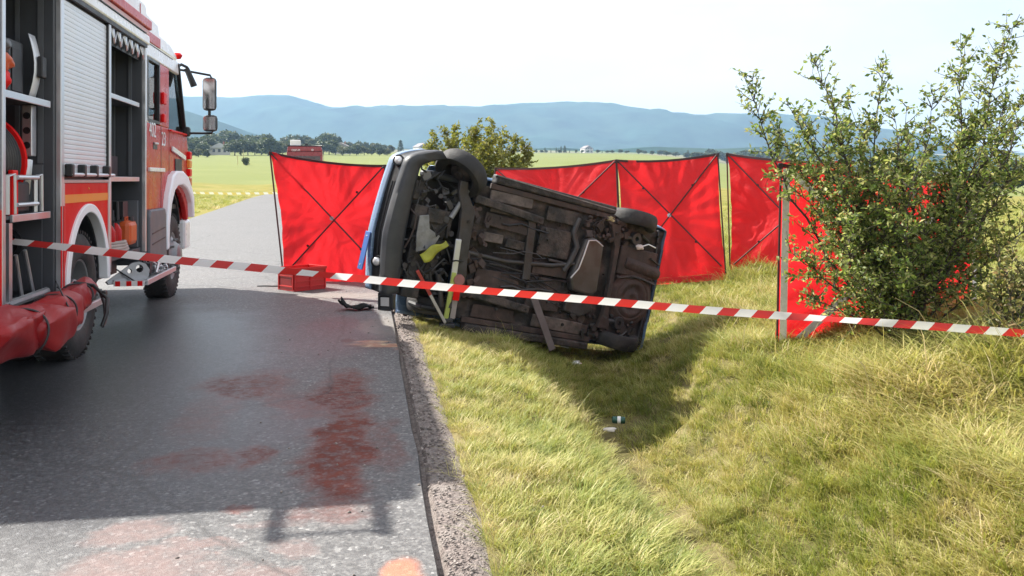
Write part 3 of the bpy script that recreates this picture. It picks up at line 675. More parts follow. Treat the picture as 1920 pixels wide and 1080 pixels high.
# --- compartment 3
for z in (2.30, 1.50):
    MB().box(-.6, -.05, 1.02, 2.40, z, z + .02).build('shelf', M_comp, truck)
    MB().box(-.05, -.035, 1.02, 2.34, z - .012, z + .035).build('shelf_edge', M_alu, truck, bevel=.003)
MB().box(-.35, -.30, 2.385, 2.42, 1.55, 2.9).box(-.16, -.13, 2.395, 2.42, 1.55, 2.9).build('inner_rail', M_grey, truck)
MB().box(-.6, -.06, 2.35, 2.415, .78, 1.28).build('inner_panel', M_grey, truck)
b = MB()
for i in range(6):   # ratchet hooks hanging under the top edge
    y = 1.10 + i * .245
    b.tube([(-.03, y, 2.945), (-.01, y + .03, 2.86), (-.02, y + .10, 2.82), (-.03, y + .17, 2.86), (-.03, y + .22, 2.935)], .016, 6)
    b.box(-.05, -.01, y + .02, y + .10, 2.87, 2.945)
b.build('hook_rail', M_alu, truck, smooth=40)
MB().box(-.06, -.05, 1.02, 2.42, 2.80, 2.95).build('hook_backing', M_black, truck)
# dark hydraulic gear on the shelves (fixed racks)
b = MB()
for k in range(9):
    y = 1.15 + k * .12; z0 = 1.52; hh = random.uniform(.3, .7)
    b.tube([(-.25 - .05 * (k % 3), y, z0), (-.25 - .05 * (k % 3), y + .02, z0 + hh)], random.uniform(.02, .045), 8)
b.box(-.5, -.2, 1.2, 1.6, 1.95, 2.2); b.box(-.45, -.2, 1.75, 2.1, 1.52, 1.75)
b.build('tool_rack', M_dark, truck, smooth=40)
b = MB()
for k in range(5): b.tube([(-.12, 1.2 + .2 * k, .80), (-.14, 1.22 + .2 * k, 1.2 + .08 * (k % 2))], .02, 8)
b.box(-.5, -.25, 1.1, 1.9, .78, 1.2); b.box(-.2, -.1, 1.9, 2.1, 1.12, 1.28)
b.build('tool_rack', M_dark, truck, smooth=40)
# --- fold-down steps
for y0, y1, z in ((-1.66, -.47, .565), (1.10, 2.50, .53)):
    st = MB().box(.0, .30, y0, y1, z - .012, z).build('folding_step', M_rim, truck)
    MB().box(.285, .315, y0, y1, z - .03, z + .02).build('step_edge', M_alu, st, bevel=.005)
    MB().box(.005, .284, y0 - .012, y0 - .001, z - .035, z + .015).build('step_end', M_white, st)
    for k in range(3): MB().box(.02 + k * .10, .065 + k * .10, y0 - .0155, y0 - .013, z - .034, z + .014).build('reflective_stripe', M_redsh, st)
    for yy in (y0 + .1, y1 - .1): MB().bar((.0, yy, z + .12), (.2, yy, z - .02), .02, .01).build('step_stay', M_dark, st)
# --- cab
fa = arc(4.42, .60, .86, .80, 180, 0, 22)
low = [(2.52, 1.16), (2.52, 2.15), (5.16, 2.15), (5.30, 1.85), (5.32, .95), (5.22, .95)] + [p for p in reversed(fa) if p[1] > .98] + [(3.50, 1.16)]
MB().prism(low, -.10, -.03).build('cab_side', M_red, truck, bevel=.012)
MB().box(-2.40, -2.33, 2.52, 5.25, 1.0, 2.15).build('cab_side', M_red, truck)
MB().prism([(2.52, 2.152), (2.52, 3.07), (4.55, 3.07), (4.70, 2.90), (2.74, 2.90), (2.74, 2.24), (2.86, 2.152)], -.10, -.035).build('window_surround', M_white, truck, bevel=.015)
MB().prism([(2.752, 2.152), (2.87, 2.152), (2.752, 2.24)], -.098, -.045).build('window_corner', M_white, truck)
MB().box(-.10, -.036, 3.40, 3.96, 2.152, 2.898).build('door_pillar', M_red, truck, bevel=.012)
MB().box(-2.40, -2.33, 2.52, 3.9, 2.15, 3.07).build('cab_side', M_white, truck)
MB().box(-2.33, -.10, 2.52, 2.58, 1.0, 3.07).build('cab_rear_wall', M_dark, truck)
MB().box(-2.32, -.12, 2.60, 5.2, 1.12, 1.18).box(-2.32, -.12, 4.95, 5.15, 1.18, 1.95).build('cab_floor', M_dark, truck)
for x in (-.75, -1.7):
    for y in (3.05, 4.05):
        MB().box(x - .25, x + .25, y - .1, y + .06, 1.55, 2.55).box(x - .25, x + .25, y, y + .5, 1.45, 1.62).box(x - .14, x + .14, y - .1, y, 2.56, 2.8).build('seat', M_dark, truck, bevel=.04)
for y0, y1 in ((2.745, 3.395),):
    MB().box(-.07, -.06, y0, y1, 2.18, 2.89).build('window', M_glass, truck)
    MB().box(-.058, -.03, y0 - .01, y0 + .03, 2.17, 2.9).box(-.058, -.03, y1 - .05, y1 + .004, 2.17, 2.9).box(-.058, -.03, y0 + .03, y1 - .05, 2.165, 2.20).box(-.058, -.03, y0 + .03, y1 - .05, 2.865, 2.9).build('window_gasket', M_black, truck)
MB().prism([(3.962, 2.155), (5.10, 2.155), (4.63, 2.895), (3.962, 2.895)], -.07, -.064).build('window', M_glass, truck)
MB().bar((-.045, 5.13, 2.12), (-.045, 4.58, 3.04), .06, .05, (1, 0, 0)).build('windscreen_pillar', M_black, truck, bevel=.01)
MB().bar((-2.36, 5.13, 2.12), (-2.36, 4.58, 3.04), .07, .06, (1, 0, 0)).build('windscreen_pillar', M_black, truck)
MB().add([(-2.33, 5.17, 2.12), (-.08, 5.17, 2.12), (-.08, 4.62, 3.03), (-2.33, 4.62, 3.03)], [(0, 1, 2, 3)]).build('windscreen', M_glass, truck)
MB().prism([(2.50, 3.072), (4.60, 3.072), (4.66, 3.10), (4.58, 3.17), (4.2, 3.24), (3.52, 3.26), (3.45, 3.37), (2.72, 3.40), (2.50, 3.38)], -2.38, -.06).build('cab_roof', M_white, truck, bevel=.03)
MB().box(-.062, -.045, 2.72, 3.50, 3.085, 3.20).build('roof_stripe', M_red, truck, bevel=.006)
MB().box(-.05, -.028, 2.64, 4.2, 3.045, 3.052).build('roof_gutter', M_dark, truck)
b = MB().prism([(5.17, 2.15), (5.30, 1.85), (5.33, .95), (5.20, .95), (5.12, 2.15)], -2.36, -.10); b.build('cab_front', M_red, truck, bevel=.02)
MB().box(-2.42, -.02, 5.05, 5.42, .55, .95).build('front_bumper', M_white, truck, bevel=.04)
for z0, z1, mt in ((1.42, 1.54, M_canister), (1.55, 1.66, M_redsh), (1.67, 1.78, M_orange), (1.79, 1.90, M_redsh)):
    MB().box(-.14, .012, 5.20, 5.36, z0, z1).build('corner_lamp', mt, truck, bevel=.015)
# door seams, handle, trims, numbers
for y in (2.60, 3.44, 3.93):
    MB().box(-.03, -.0275, y, y + .010, 1.17, 2.15).build('door_seam', M_black, truck)
MB().box(-.03, -.026, 3.0, 3.22, 1.86, 1.94).build('door_handle_recess', M_black, truck, bevel=.004); MB().box(-.026, -.004, 3.02, 3.2, 1.915, 1.94).build('door_handle', M_alu, truck, bevel=.006)
MB().box(-.03, .0, 2.72, 3.55, 1.60, 1.645).build('side_strip', M_white, truck, bevel=.006)
MB().bar((-.01, 4.05, 1.90), (-.01, 4.95, 1.80), .02, .06, (0, 0, 1)).build('side_badge', M_white, truck)
MB().box(-.03, -.018, 4.30, 4.75, 1.62, 1.78).build('side_vent', M_dark, truck, bevel=.006)
MB().bar((-.012, 3.93, 2.125), (-.012, 5.05, 2.125), .02, .02).build('grab_rail', M_redsh, truck)
MB().box(-.032, .004, 3.46, 3.62, 2.42, 2.56).box(-.032, .004, 3.46, 3.6, 2.2, 2.3).build('door_bracket', M_redsh, truck, bevel=.01)
text('402', .24, truck, M_white, sideM(-.026, 2.78, 2.0), shear=.0)
text('23', .24, truck, M_white, sideM(-.026, 3.46, 1.92), shear=.0)
# front fender
oo_ = [(3.46, .66), (3.48, 1.0), (3.62, 1.32), (3.86, 1.56), (4.12, 1.62), (4.55, 1.62), (4.92, 1.54), (5.18, 1.40), (5.35, 1.28), (5.38, .98)]
ii_ = [(3.58, .66), (3.61, .95), (3.73, 1.19), (3.93, 1.36), (4.17, 1.43), (4.52, 1.44), (4.84, 1.39), (5.08, 1.29), (5.24, 1.18), (5.29, .98)]
MB().ring(oo_, ii_, -.36, .045).build('front_fender', M_fender, truck, smooth=25, bevel=.02)
MB().ring(arc(4.41, .6, .75, .79, 180, -8, 20), arc(4.41, .6, .70, .75, 180, -8, 20), -.9, -.102).build('wheel_well', M_dark, truck)
b = MB().prism([(2.56, .56), (3.50, .56), (3.46, 1.10), (3.40, 1.17), (2.62, 1.17), (2.56, 1.10)], -.42, .03); sb = b.build('step_box', M_grey, truck, bevel=.02)
for z in (.78, .90): MB().bar((.031, 2.68, z), (.031, 3.38, z + .04), .006, .014).build('step_groove', M_dark, sb)
# mirrors and their arms
mx = .30
MB().tube([(-.05, 4.70, 2.98), (.02, 4.95, 2.99), (mx, 5.05, 2.95), (mx + .02, 5.05, 2.90)], .016, 8).build('mirror_arm', M_black, truck, smooth=40)
MB().tube([(-.04, 5.08, 2.155), (.03, 5.10, 2.15), (mx + .02, 5.06, 2.15), (mx + .04, 5.05, 2.2)], .016, 8).build('mirror_arm', M_black, truck, smooth=40)
MB().cbox((-.02, 5.10, 2.17), (.10, .12, .14)).build('mirror_bracket', M_black, truck, bevel=.03)
def mirror(x0, x1, z0, z1, y, round_=.05):
    mt = MB().box(x0, x1, y, y + .11, z0, z1).build('mirror_housing', M_black, truck, bevel=round_)
    MB().box(x0 + .018, x1 - .018, y - .004, y + .0, z0 + .025, z1 - .025).build('mirror_face', M_mirror, mt)
    return mt
mirror(.20, .385, 2.46, 2.92, 5.0); mirror(.205, .40, 2.17, 2.40, 4.99)
MB().tube([(.29, 5.05, 2.4), (.29, 5.05, 2.46)], .02, 8).build('mirror_arm', M_black, truck)
MB().tube([(.02, 4.86, 3.02), (.11, 4.92, 2.78)], [.035, .045], 12).build('work_lamp', M_dark, truck, smooth=40)
MB().tube([(-.1, 4.6, 2.98), (-.02, 4.72, 3.05), (.03, 4.85, 3.03)], .02, 8).build('lamp_bracket', M_black, truck, smooth=40)
MB().lathe([(0, -.05), (.05, -.045), (.075, 0), (.05, .03), (0, .035)], (-.08, 4.72, 3.17), 'Z', 16).build('side_beacon', M_redsh, truck, smooth=60)

# ------------------------------------------------------------------ gear lying in and on the fire truck (things of their own)
def on_truck(p): return TM @ Vector(p)
def tthing(name, label, cat, p, rz=0): return thing(name, label, cat, on_truck(p), (0, 0, TYAW + rz))
# hose reel, axis along the truck
t = tthing('hose_reel', 'black hose wound on a reel with red flanges inside the rear compartment', 'hose reel', (-.40, -1.28, 1.63))
for y in (-.24, .20): MB().lathe([(.10, 0), (.345, 0), (.355, .012), (.345, .024), (.10, .024)], (0, y, 0), 'Y', 36, close=True).build('flange', M_redsh, t, smooth=30)
b = MB()
for k in range(9): b.lathe([(.30 + .026 * math.cos(R_(q)), .026 * math.sin(R_(q))) for q in range(0, 360, 45)], (0, -.19 + k * .046, 0), 'Y', 36, close=True)
b.build('hose', M_rubber, t, smooth=60)
MB().tube([(0, -.3, 0), (0, .28, 0)], .06, 12).build('axle', M_alu, t, smooth=40)
MB().bar((0, .26, 0), (0, .26, -.38), .05, .02, (0, 1, 0)).build('stand', M_dark, t)
# perforated nozzle rack
t = tthing('nozzle_rack', 'pale metal rack with a row of dark holes beside the hose reel', 'rack', (-.12, -.70, 1.70))
MB().box(-.07, .0, -.05, .05, -.02, .36).build('rack_body', M_alu, t, bevel=.006)
for k in range(3): MB().lathe([(0, .004), (.026, .004), (.026, -.004), (0, -.004)], (-.035, -.052, .06 + .11 * k), 'Y', 12).build('hole', M_black, t)
MB().tube([(-.03, -.03, -.05), (-.03, -.06, -.18), (-.05, -.03, -.30)], .03, 8).build('nozzle', M_alu, t, smooth=40)
# red carrying frame with pale handles
t = tthing('pump_frame', 'red carrying frame with pale tubular handles in front of the hose reel', 'pump', (-.05, -1.12, 1.27))
for y in (-.33, .22): MB().tube([(.0, y, .0), (.0, y, .26), (.0, y + .12, .27), (.0, y + .13, .0)], .018, 8).build('handle', M_alu, t, smooth=40)
MB().box(-.25, -.02, -.24, .18, .0, .22).build('engine_block', M_dark, t, bevel=.02)
MB().box(-.03, .005, -.23, -.13, -.02, .30).build('side_plate', M_redsh, t, bevel=.008)
MB().tube([(.01, -.18, .25), (.01, .24, .25)], .017, 8).tube([(.01, -.18, .06), (.01, .24, .06)], .015, 8).build('handle', M_alu, t, smooth=40)
# black case, helmets and folded sheet on the upper shelf
t = tthing('equipment_case', 'tall black case standing on the upper shelf of the rear compartment', 'case', (-.25, -.98, 2.086))
MB().box(-.2, .1, -.16, .16, 0, .42).build('case_body', M_black, t, bevel=.02); MB().box(.1, .108, -.10, .1, .05, .36).build('case_front', M_dark, t, bevel=.003); MB().tube([(-.05, -.06, .42), (-.05, -.05, .46), (-.05, .05, .46), (-.05, .06, .42)], .01, 6).build('handle', M_dark, t)
t = tthing('metal_sheet', 'bent shiny metal sheet leaning beside the black case', 'sheet', (-.12, -.72, 2.086))
MB().grid([[(-.02 + .05 * math.sin(v * 3), -.07 + u * .14, v * .5) for u in (0, .33, .66, 1)] for v in np.linspace(0, 1, 8)]).build('sheet', M_slat, t, smooth=60, solid=.004)
MB().cbox((.05, .03, .26), (.04, .10, .16)).build('clamp', M_dark, t, bevel=.01)
t = tthing('folded_bag', 'orange and red folded bag with grey top on the upper shelf', 'bag', (-.22, -1.36, 2.086))
def lump(c, r, seed, amt=.25, n=14):
    b = MB(); rows = []
    for i in range(n + 1):
        th = math.pi * i / n; row = []
        for j in range(n * 2):
            ph = math.pi * j / n; d = Vector((math.sin(th) * math.cos(ph), math.sin(th) * math.sin(ph), math.cos(th)))
            k = 1 + amt * mnoise.noise(d * 1.9 + Vector((seed, seed, 0))) + amt * .5 * abs(mnoise.noise(d * 4 + Vector((0, seed, 1))))
            row.append((c[0] + d.x * r[0] * k, c[1] + d.y * r[1] * k, c[2] + d.z * r[2] * k))
        rows.append(row)
    return b.grid(rows, True)
lump((0, 0, .1), (.16, .16, .1), 1).build('lower_roll', M_redsh, t, smooth=60); lump((0.02, .02, .22), (.14, .15, .08), 2).build('upper_roll', M_canister, t, smooth=60); lump((0, 0, .34), (.15, .15, .08), 3).build('cover', M_grey, t, smooth=60)
t = tthing('metal_rods', 'two pale metal rods leaning in the low rear compartment', 'rods', (-.08, -1.2, .64))
MB().tube([(0, 0, .34), (.0, .12, .04)], .014, 8).build('rod', M_alu, t); MB().tube([(0, .18, .36), (0, .36, .03)], .014, 8).build('rod', M_alu, t)
# orange canister
t = tthing('fuel_canister', 'bright orange fuel canister in the open compartment behind the cab', 'canister', (-.09, 2.12, .775))
MB().box(-.10, .05, -.17, .17, .04, .30).build('canister_body', M_canister, t, bevel=.05); MB().lathe([(0, .34), (.03, .34), (.035, .29), (0, .29)], (0, .05, 0), 'Z', 12).build('cap', M_black, t); MB().tube([(-.02, -.1, .29), (-.02, -.1, .34), (-.02, .0, .34), (-.02, 0, .29)], .012, 6).build('handle', M_canister, t)
for k, (y, lb) in enumerate(((1.45, 'small dark red cylinder standing beside hoses behind the wheel arch'), (1.70, 'dull red cylinder between the hoses and the orange canister'))):
    t = tthing('fire_extinguisher', lb, 'extinguisher', (-.13, y, .775)); t['group'] = 'small red cylinders behind the cab'
    MB().lathe([(0, 0), (.06, 0), (.065, .02), (.065, .22), (.04, .27), (.02, .29), (0, .3)], (0, 0, 0), 'Z', 14).build('cylinder', M_red, t, smooth=40); MB().tube([(0, 0, .29), (.05, .03, .32)], .014, 6).build('valve', M_dark, t)
t = tthing('coiled_hose', 'pale flattened hose folded on the floor of the compartment behind the cab', 'hose', (-.03, 1.55, .775))
b = MB()
for k in range(4): b.tube([(-.02 - .02 * k, -.32 + .05 * k, .02 + .028 * k), (.02, .0, .025 + .028 * k), (-.02, .34 - .04 * k, .02 + .028 * k), (-.1, .3, .02 + .028 * k)], .018, 6)
b.build('hose_folds', mat('pale_hose', (.4, .33, .3), .7), t, smooth=60)
# rescue spreader on the front folding step
t = tthing('rescue_spreader', 'silver hydraulic spreader with round holes lying on the folding step', 'rescue tool', (.16, 1.38, .535))
def plate(pts, holes, name, mt, th=.03):
    me = bpy.data.meshes.new(name); bm = bmesh.new()
    vs = [bm.verts.new((p[0], p[1], 0)) for p in pts]; es = [bm.edges.new((vs[i], vs[(i + 1) % len(vs)])) for i in range(len(vs))]
    for cx, cy, r in holes:
        hv = [bm.verts.new((cx + r * math.cos(2*math.pi*i/16), cy + r * math.sin(2*math.pi*i/16), 0)) for i in range(16)]
        es += [bm.edges.new((hv[i], hv[(i + 1) % 16])) for i in range(16)]
    bmesh.ops.triangle_fill(bm, edges=es, use_beauty=True)
    rg = bmesh.ops.extrude_face_region(bm, geom=list(bm.faces)); bmesh.ops.translate(bm, vec=(0, 0, th), verts=[v for v in rg['geom'] if isinstance(v, bmesh.types.BMVert)])
    bmesh.ops.recalc_face_normals(bm, faces=bm.faces); bm.to_mesh(me); bm.free(); me.materials.append(mt)
    o = bpy.data.objects.new(name, me); COL.objects.link(o); return o
arm = plate([(-.30, .0), (-.28, -.02), (-.05, .02), (.12, .0), (.2, .02), (.22, .10), (.18, .17), (.10, .20), (.02, .19), (-.06, .14), (-.16, .08)], [(-.02, .10, .028), (.10, .12, .045)], 'spreader_arm', M_rim)
t.scale = (.85, .85, .85)
arm.parent = t; arm.matrix_local = Matrix.Translation((-.05, -.12, .0)) @ Matrix.Rotation(R_(40), 4, 'Z') @ Matrix.Rotation(R_(80), 4, 'X')
a2 = plate([(-.30, 0), (-.05, .03), (.12, .05), (.2, 0), (.1, -.03), (-.28, -.03)], [(-.22, 0.0, .012)], 'spreader_arm', M_rim); a2.parent = t; a2.matrix_local = Matrix.Translation((-.04, -.15, .0)) @ Matrix.Rotation(R_(40), 4, 'Z') @ Matrix.Rotation(R_(70), 4, 'X')
MB().tube([(0, .1, .06), (.02, .55, .06)], .06, 14).box(-.05, .07, .3, .45, .02, .15).build('spreader_body', M_dark, t, smooth=40)
MB().tube([(.0, .30, .12), (-.02, .34, .2), (.0, .46, .2), (.02, .52, .1)], .014, 8).build('spreader_handle', M_black, t, smooth=60)
t = tthing('chain_set', 'grey rescue chains heaped on the folding step beside the spreader', 'chain', (.20, 2.02, .535))
b = MB()
for k in range(16):
    a = random.uniform(0, 6.28); c_ = Vector((random.uniform(-.10, .07), random.uniform(-.18, .2), .02 + .012 * (k // 4) + random.uniform(0, .03)))
    b.lathe([(.030 + .008 * math.cos(R_(q)), .008 * math.sin(R_(q))) for q in range(0, 360, 60)], c_, Vector((math.cos(a), math.sin(a), random.uniform(-.8, .8))), 12, close=True)
b.build('chain_links', M_alu, t, smooth=60)
MB().tube([(-.1, -.25, .02), (-.05, -.1, .14), (.02, .02, .06), (.0, .2, .1)], .016, 8).tube([(.05, -.25, .02), (.06, -.15, .12), (.04, .0, .03)], .014, 8).build('rods', M_alu, t, smooth=60)

# red tarpaulin bag sagging over the rear folding step
t = tthing('tarpaulin_bag', 'crumpled glossy red tarpaulin bag sagging off the rear folding step', 'bag', (.20, -.50, .58))
ctr = [((.02, -.02, .09), .03, .03), ((.02, .06, .085), .06, .075), ((.02, -.06, .085), .095, .095), ((.02, -.30, .08), .12, .10), ((.02, -.52, .07), .125, .095), ((.04, -.80, .05), .17, .14), ((.05, -1.05, .02), .20, .19), ((.06, -1.30, -.03), .23, .21), ((.04, -1.6, -.03), .23, .22), ((.0, -1.95, -.0), .22, .2), ((-.03, -2.3, .05), .17, .16), ((-.04, -2.5, .08), .04, .04)][1:]
def hull_lump(bm_out, c, r, n, seed, power=.55):
    rg = random.Random(seed); bm = bmesh.new()
    for i in range(n):
        d = Vector((rg.gauss(0, 1), rg.gauss(0, 1), rg.gauss(0, 1))).normalized(); k = rg.uniform(.78, 1.0)
        e = Vector([math.copysign(abs(v) ** power, v) for v in d])
        bm.verts.new((c[0] + e.x * r[0] * k, c[1] + e.y * r[1] * k, c[2] + e.z * r[2] * k))
    g = bmesh.ops.convex_hull(bm, input=bm.verts); bmesh.ops.delete(bm, geom=[v for v in bm.verts if not v.link_faces], context='VERTS')
    bmesh.ops.subdivide_edges(bm, edges=bm.edges, cuts=5, use_grid_fill=True)
    bmesh.ops.smooth_vert(bm, verts=bm.verts, factor=.5, use_axis_x=True, use_axis_y=True, use_axis_z=True)
    bm.normal_update()
    for v in bm.verts:
        q = v.co * 5 + Vector((seed, 0, 0)); f1 = 1 - 2.4 * abs(mnoise.noise((q.x * .8, q.y * .55 + q.z * .35, q.z * .5))); f2 = 1 - 2.4 * abs(mnoise.noise((q.y * 1.1 + q.x, q.z * .5, q.x * 1.3)))
        v.co += v.normal * (.020 * f1 + .011 * f2 - .01)
        if v.co.x < .11 and v.co.y > -1.16 and v.co.z < -.012: v.co.z = -.012 + .2 * (v.co.z + .012)
    me = bpy.data.meshes.new('t'); bm.to_mesh(me); bm.free(); bm_out.from_mesh(me); bpy.data.meshes.remove(me)
bm = bmesh.new()
hull_lump(bm, (.03, -.22, .085), (.085, .26, .095), 22, 3); hull_lump(bm, (.05, -.55, .075), (.12, .26, .105), 24, 4)
hull_lump(bm, (.06, -.95, .03), (.155, .33, .135), 26, 5); hull_lump(bm, (.08, -1.33, -.01), (.17, .34, .165), 30, 8); hull_lump(bm, (.04, -1.85, .02), (.17, .45, .16), 28, 9)
me = bpy.data.meshes.new('bag_body'); bm.to_mesh(me); bm.free(); me.materials.append(M_bag); me.polygons.foreach_set('use_smooth', [True] * len(me.polygons)); me.set_sharp_from_angle(angle=R_(38))
bg_ = bpy.data.objects.new('bag_body', me); COL.objects.link(bg_); bg_.parent = t
b = MB()
def strap(pts, wd): 
    for a_, b__ in zip(pts[:-1], pts[1:]): b.bar(a_, b__, wd, .006, (0, 1, .3))
MB().tube([(.02, -.42, .17), (.16, -.44, .15), (.27, -.50, .06), (.28, -.56, -.04), (.26, -.60, -.12), (.24, -.50, -.14), (.23, -.38, -.10), (.20, -.30, .0), (.16, -.27, .10)], .014, 8).build('carry_strap', M_black, t, smooth=60)
for y_, r1, r2 in ((-.50, .112, .098), (-1.02, .148, .128), (-1.62, .155, .145)):
    zc = .075 if y_ > -.8 else .03 if y_ > -1.2 else 0
    MB().tube([(.06 + r1 * math.cos(a_), y_ + .03 * math.sin(2 * a_), max(-.012 if y_ > -1.1 else -9, zc + r2 * math.sin(a_))) for a_ in np.linspace(-1.2, 3.4, 26)], .007, 6).build('bag_seam', M_dark, t, smooth=60)
MB().cbox((.24, -.46, .09), (.03, .06, .05)).build('strap_buckle', M_black, t, bevel=.008)
MB().tube([(.06, -.96, .24), (.22, -1.22, .08), (.22, -1.38, -.1)], .006, 6).build('seam_cord', M_black, t, smooth=60)
# ================================================================== OVERTURNED CAR (local: x nose to tail, y towards the side lying on the ground, z towards its roof)
CO = Vector((0.244, 8.966, 0.958))
CM = Matrix(((0.8902, -0.2236, -0.397, CO.x), (0.3998, -0.0346, 0.9159, CO.y), (-0.2185, -0.9741, 0.0586, CO.z), (0, 0, 0, 1)))
car = thing('overturned_car', 'small silver blue car lying on its side half in the ditch, dirty underside showing', 'car', CO, CM.to_euler())
def on_car(x, y, z): return CM @ Vector((x, y, z))
M_paint = mat('silver_blue_paint', (.22, .34, .52), .28, metal=.3, coat=.5, var=.05, dirt=(.2, .17, .14), dirt_amt=.5)
M_under = mat('underbody', (.020, .019, .019), .7, var=.6, scale=9, bump=.7, bscale=24, dirt=(.13, .10, .088), dirt_amt=.85, dscale=4.2)
M_rust = mat('rusty_underbody', (.062, .042, .037), .8, var=.45, scale=9, bump=.4, bscale=30, dirt=(.03, .028, .027), dirt_amt=.9, dscale=4)
M_steel = mat('dull_steel', (.055, .055, .058), .5, metal=.3, var=.3, scale=8, bump=.2, dirt=(.06, .045, .035), dirt_amt=.8, dscale=6)
M_castal = mat('cast_aluminium', (.24, .25, .26), .5, metal=.3, var=.2, scale=10, bump=.2, dirt=(.08, .07, .06), dirt_amt=.7, dscale=6)
M_bump = mat('bumper_plastic', (.030, .034, .042), .48, var=.12, bump=.06, bscale=120, dirt=(.075, .072, .07), dirt_amt=.5)
M_lamp = mat('lamp_glass', (.8, .8, .8), .12, metal=.4, var=.05)
M_dust = mat('dusty_underbody', (.125, .102, .092), .85, var=.5, scale=8, bump=.4, bscale=30, dirt=(.035, .032, .03), dirt_amt=.9, dscale=5)
# body shell
def zb(x):
    z = .22
    for c, r in ((.84, .36), (3.22, .36)):
        if abs(x - c) < r: z = max(z, .27 + math.sqrt(r * r - (x - c) ** 2))
    return z
st = [(.10, .50, .58, .70, .6), (.25, .62, .70, .80, .66), (.9, .74, .90, .82, .68), (1.15, .80, .97, .82, .68), (1.75, .84, 1.34, .82, .60), (2.6, .86, 1.40, .82, .6), (3.2, .86, 1.33, .81, .58), (3.55, .84, 1.05, .79, .58), (3.70, .62, .72, .76, .6)]
rows = []
for x in np.linspace(.56, 3.70, 67):
    g = [float(np.interp(x, [q[0] for q in st], [q[k] for q in st])) for k in range(1, 5)]
    b_, r_, w1, w2 = g; z0 = min(zb(x), b_ - .02); zk = z0; pts = []
    for s_ in (-1, 1):
        z0 = max(zk, b_ - .03) if s_ > 0 and x < 1.12 else zk
        q = [(s_ * (w1 - .03), z0), (s_ * w1, z0 + .06 if z0 < .3 else z0 + .01), (s_ * w1, (z0 + b_) / 2 + .03), (s_ * w1 * .99, b_), (s_ * (w2 + .02), r_ - .06), (s_ * w2 * .8, r_ - .01)]
        pts += q if s_ < 0 else q[::-1]
    rows.append([(x, p[0], p[1]) for p in pts])
MB().grid(rows).build('body', M_paint, car, smooth=50, solid=.006)
MB().add([r for r in rows[-1]], [tuple(range(12))]).build('tailgate', M_paint, car)
for s_ in (-1, 1):
    MB().add([(1.55, s_ * .805, .90), (3.15, s_ * .805, .90), (2.95, s_ * .655, 1.30), (1.95, s_ * .655, 1.30)], [(0, 1, 2, 3)]).build('side_window', M_black, car)
# bumper with lower lip, slot and fog lamps
def xf(y): return .05 * (abs(y) / .75) ** 2 + .30 * (max(0, abs(y) - .76) / .19) ** 2 + .14 * max(0, y)
ysb = np.linspace(-.945, .60, 47)
def sweep(prof): return [[(xf(y) + d * (1 - .35 * abs(y)), y * (1 - .06 * (d > .15)), z) for d, z in prof] for y in ysb]
MB().grid(sweep([(.25, .26), (.235, .21), (.19, .185), (.08, .172), (.03, .19), (.012, .24), (.014, .285), (.03, .30)])).build('bumper_lip', M_bump, car, smooth=50, solid=.006)
MB().grid(sweep([(.031, .302), (.05, .325), (.05, .48), (.03, .50)])).build('lower_grille', M_black, car, smooth=50, solid=.004)
for z in (.36, .42): MB().grid(sweep([(.044, z - .006), (.034, z), (.044, z + .006)])[12:38]).build('grille_bar', M_dark, car, solid=.004)
MB().grid(sweep([(.03, .502), (.006, .513), (.0, .55), (.008, .62), (.045, .68)])).build('bumper', M_paint, car, smooth=50, solid=.006)
MB().grid([[(xf(y) + d, y * .97, z) for d, z in ((.046, .682), (.07, .74), (.13, .78))] for y in ysb[3:-1]]).build('upper_grille', M_dark, car, smooth=50, solid=.004)
def car_back(px, py, z):
    o = Vector((0, 0, CH)); r = P(px, py, 1.0) - o; zz = Vector(CM.col[2][:3]); t = (z + (CO - o).dot(zz)) / r.dot(zz)
    q = CM.inverted() @ (o + r * t); return q
for px, py in ((747, 300), (706, 490)):
    c_ = car_back(px, py, .40 if py < 400 else .33); nrm = Vector((-.75, -.15 if py < 400 else .1, -.65)).normalized()
    f = MB().lathe([(0, .02), (.03, .018), (.044, .004), (.05, -.02), (.05, -.05)], c_, nrm, 20).build('fog_lamp', M_lamp, car, smooth=50)
    MB().lathe([(.048, .008), (.06, .006), (.06, -.05), (.05, -.05)], c_, nrm, 20, close=True).build('lamp_bezel', M_black, f)
np_ = MB().box(-.014, .0, .02, .42, .515, .635).build('plate_holder', mat('blue_plate', (.05, .12, .33), .35, var=.05), car, bevel=.006)
for y in (.07, .37): MB().lathe([(0, -.006), (.008, -.005), (.009, .004)], (-.015, y, .575), 'X', 8).build('screw', M_lamp, np_)
# floor pan with pressed ribs
rows = []
for x in np.linspace(.98, 3.74, 120):
    r = []
    for y in np.linspace(-.72, .72, 70):
        z = .272 - .018 * max(0, math.cos((y * 9.5) + .6 * math.sin(x * 2))) ** 3 * (.4 < abs(y) or x < 2.3) - .012 * max(0, math.cos(x * 8)) ** 6
        z += .03 * mnoise.noise((x * 2.2, y * 3, 1)) + .012 * mnoise.noise((x * 9, y * 9, 2))
        tun = math.exp(-((y - .02) / .13) ** 2) * (x < 2.35); z += .09 * tun
        r.append((x, y, z))
    rows.append(r)
MB().grid(rows).build('floor_pan', M_under, car, smooth=40, solid=.004)
for y0, y1 in ((-.86, -.765), (.755, .84)):
    MB().box(1.14, 2.84, y0, y1, .185, .30).build('sill', M_under, car, bevel=.02)
MB().bar((1.12, -.855, .21), (2.84, -.815, .21), .012, .06, (0, 0, 1)).build('sill_flange', M_castal, car)
for y0, y1 in ((-.76, -.70), (.69, .75)): MB().box(1.10, 2.86, y0, y1, .205, .235).build('sill_seam', M_rust, car, bevel=.008)
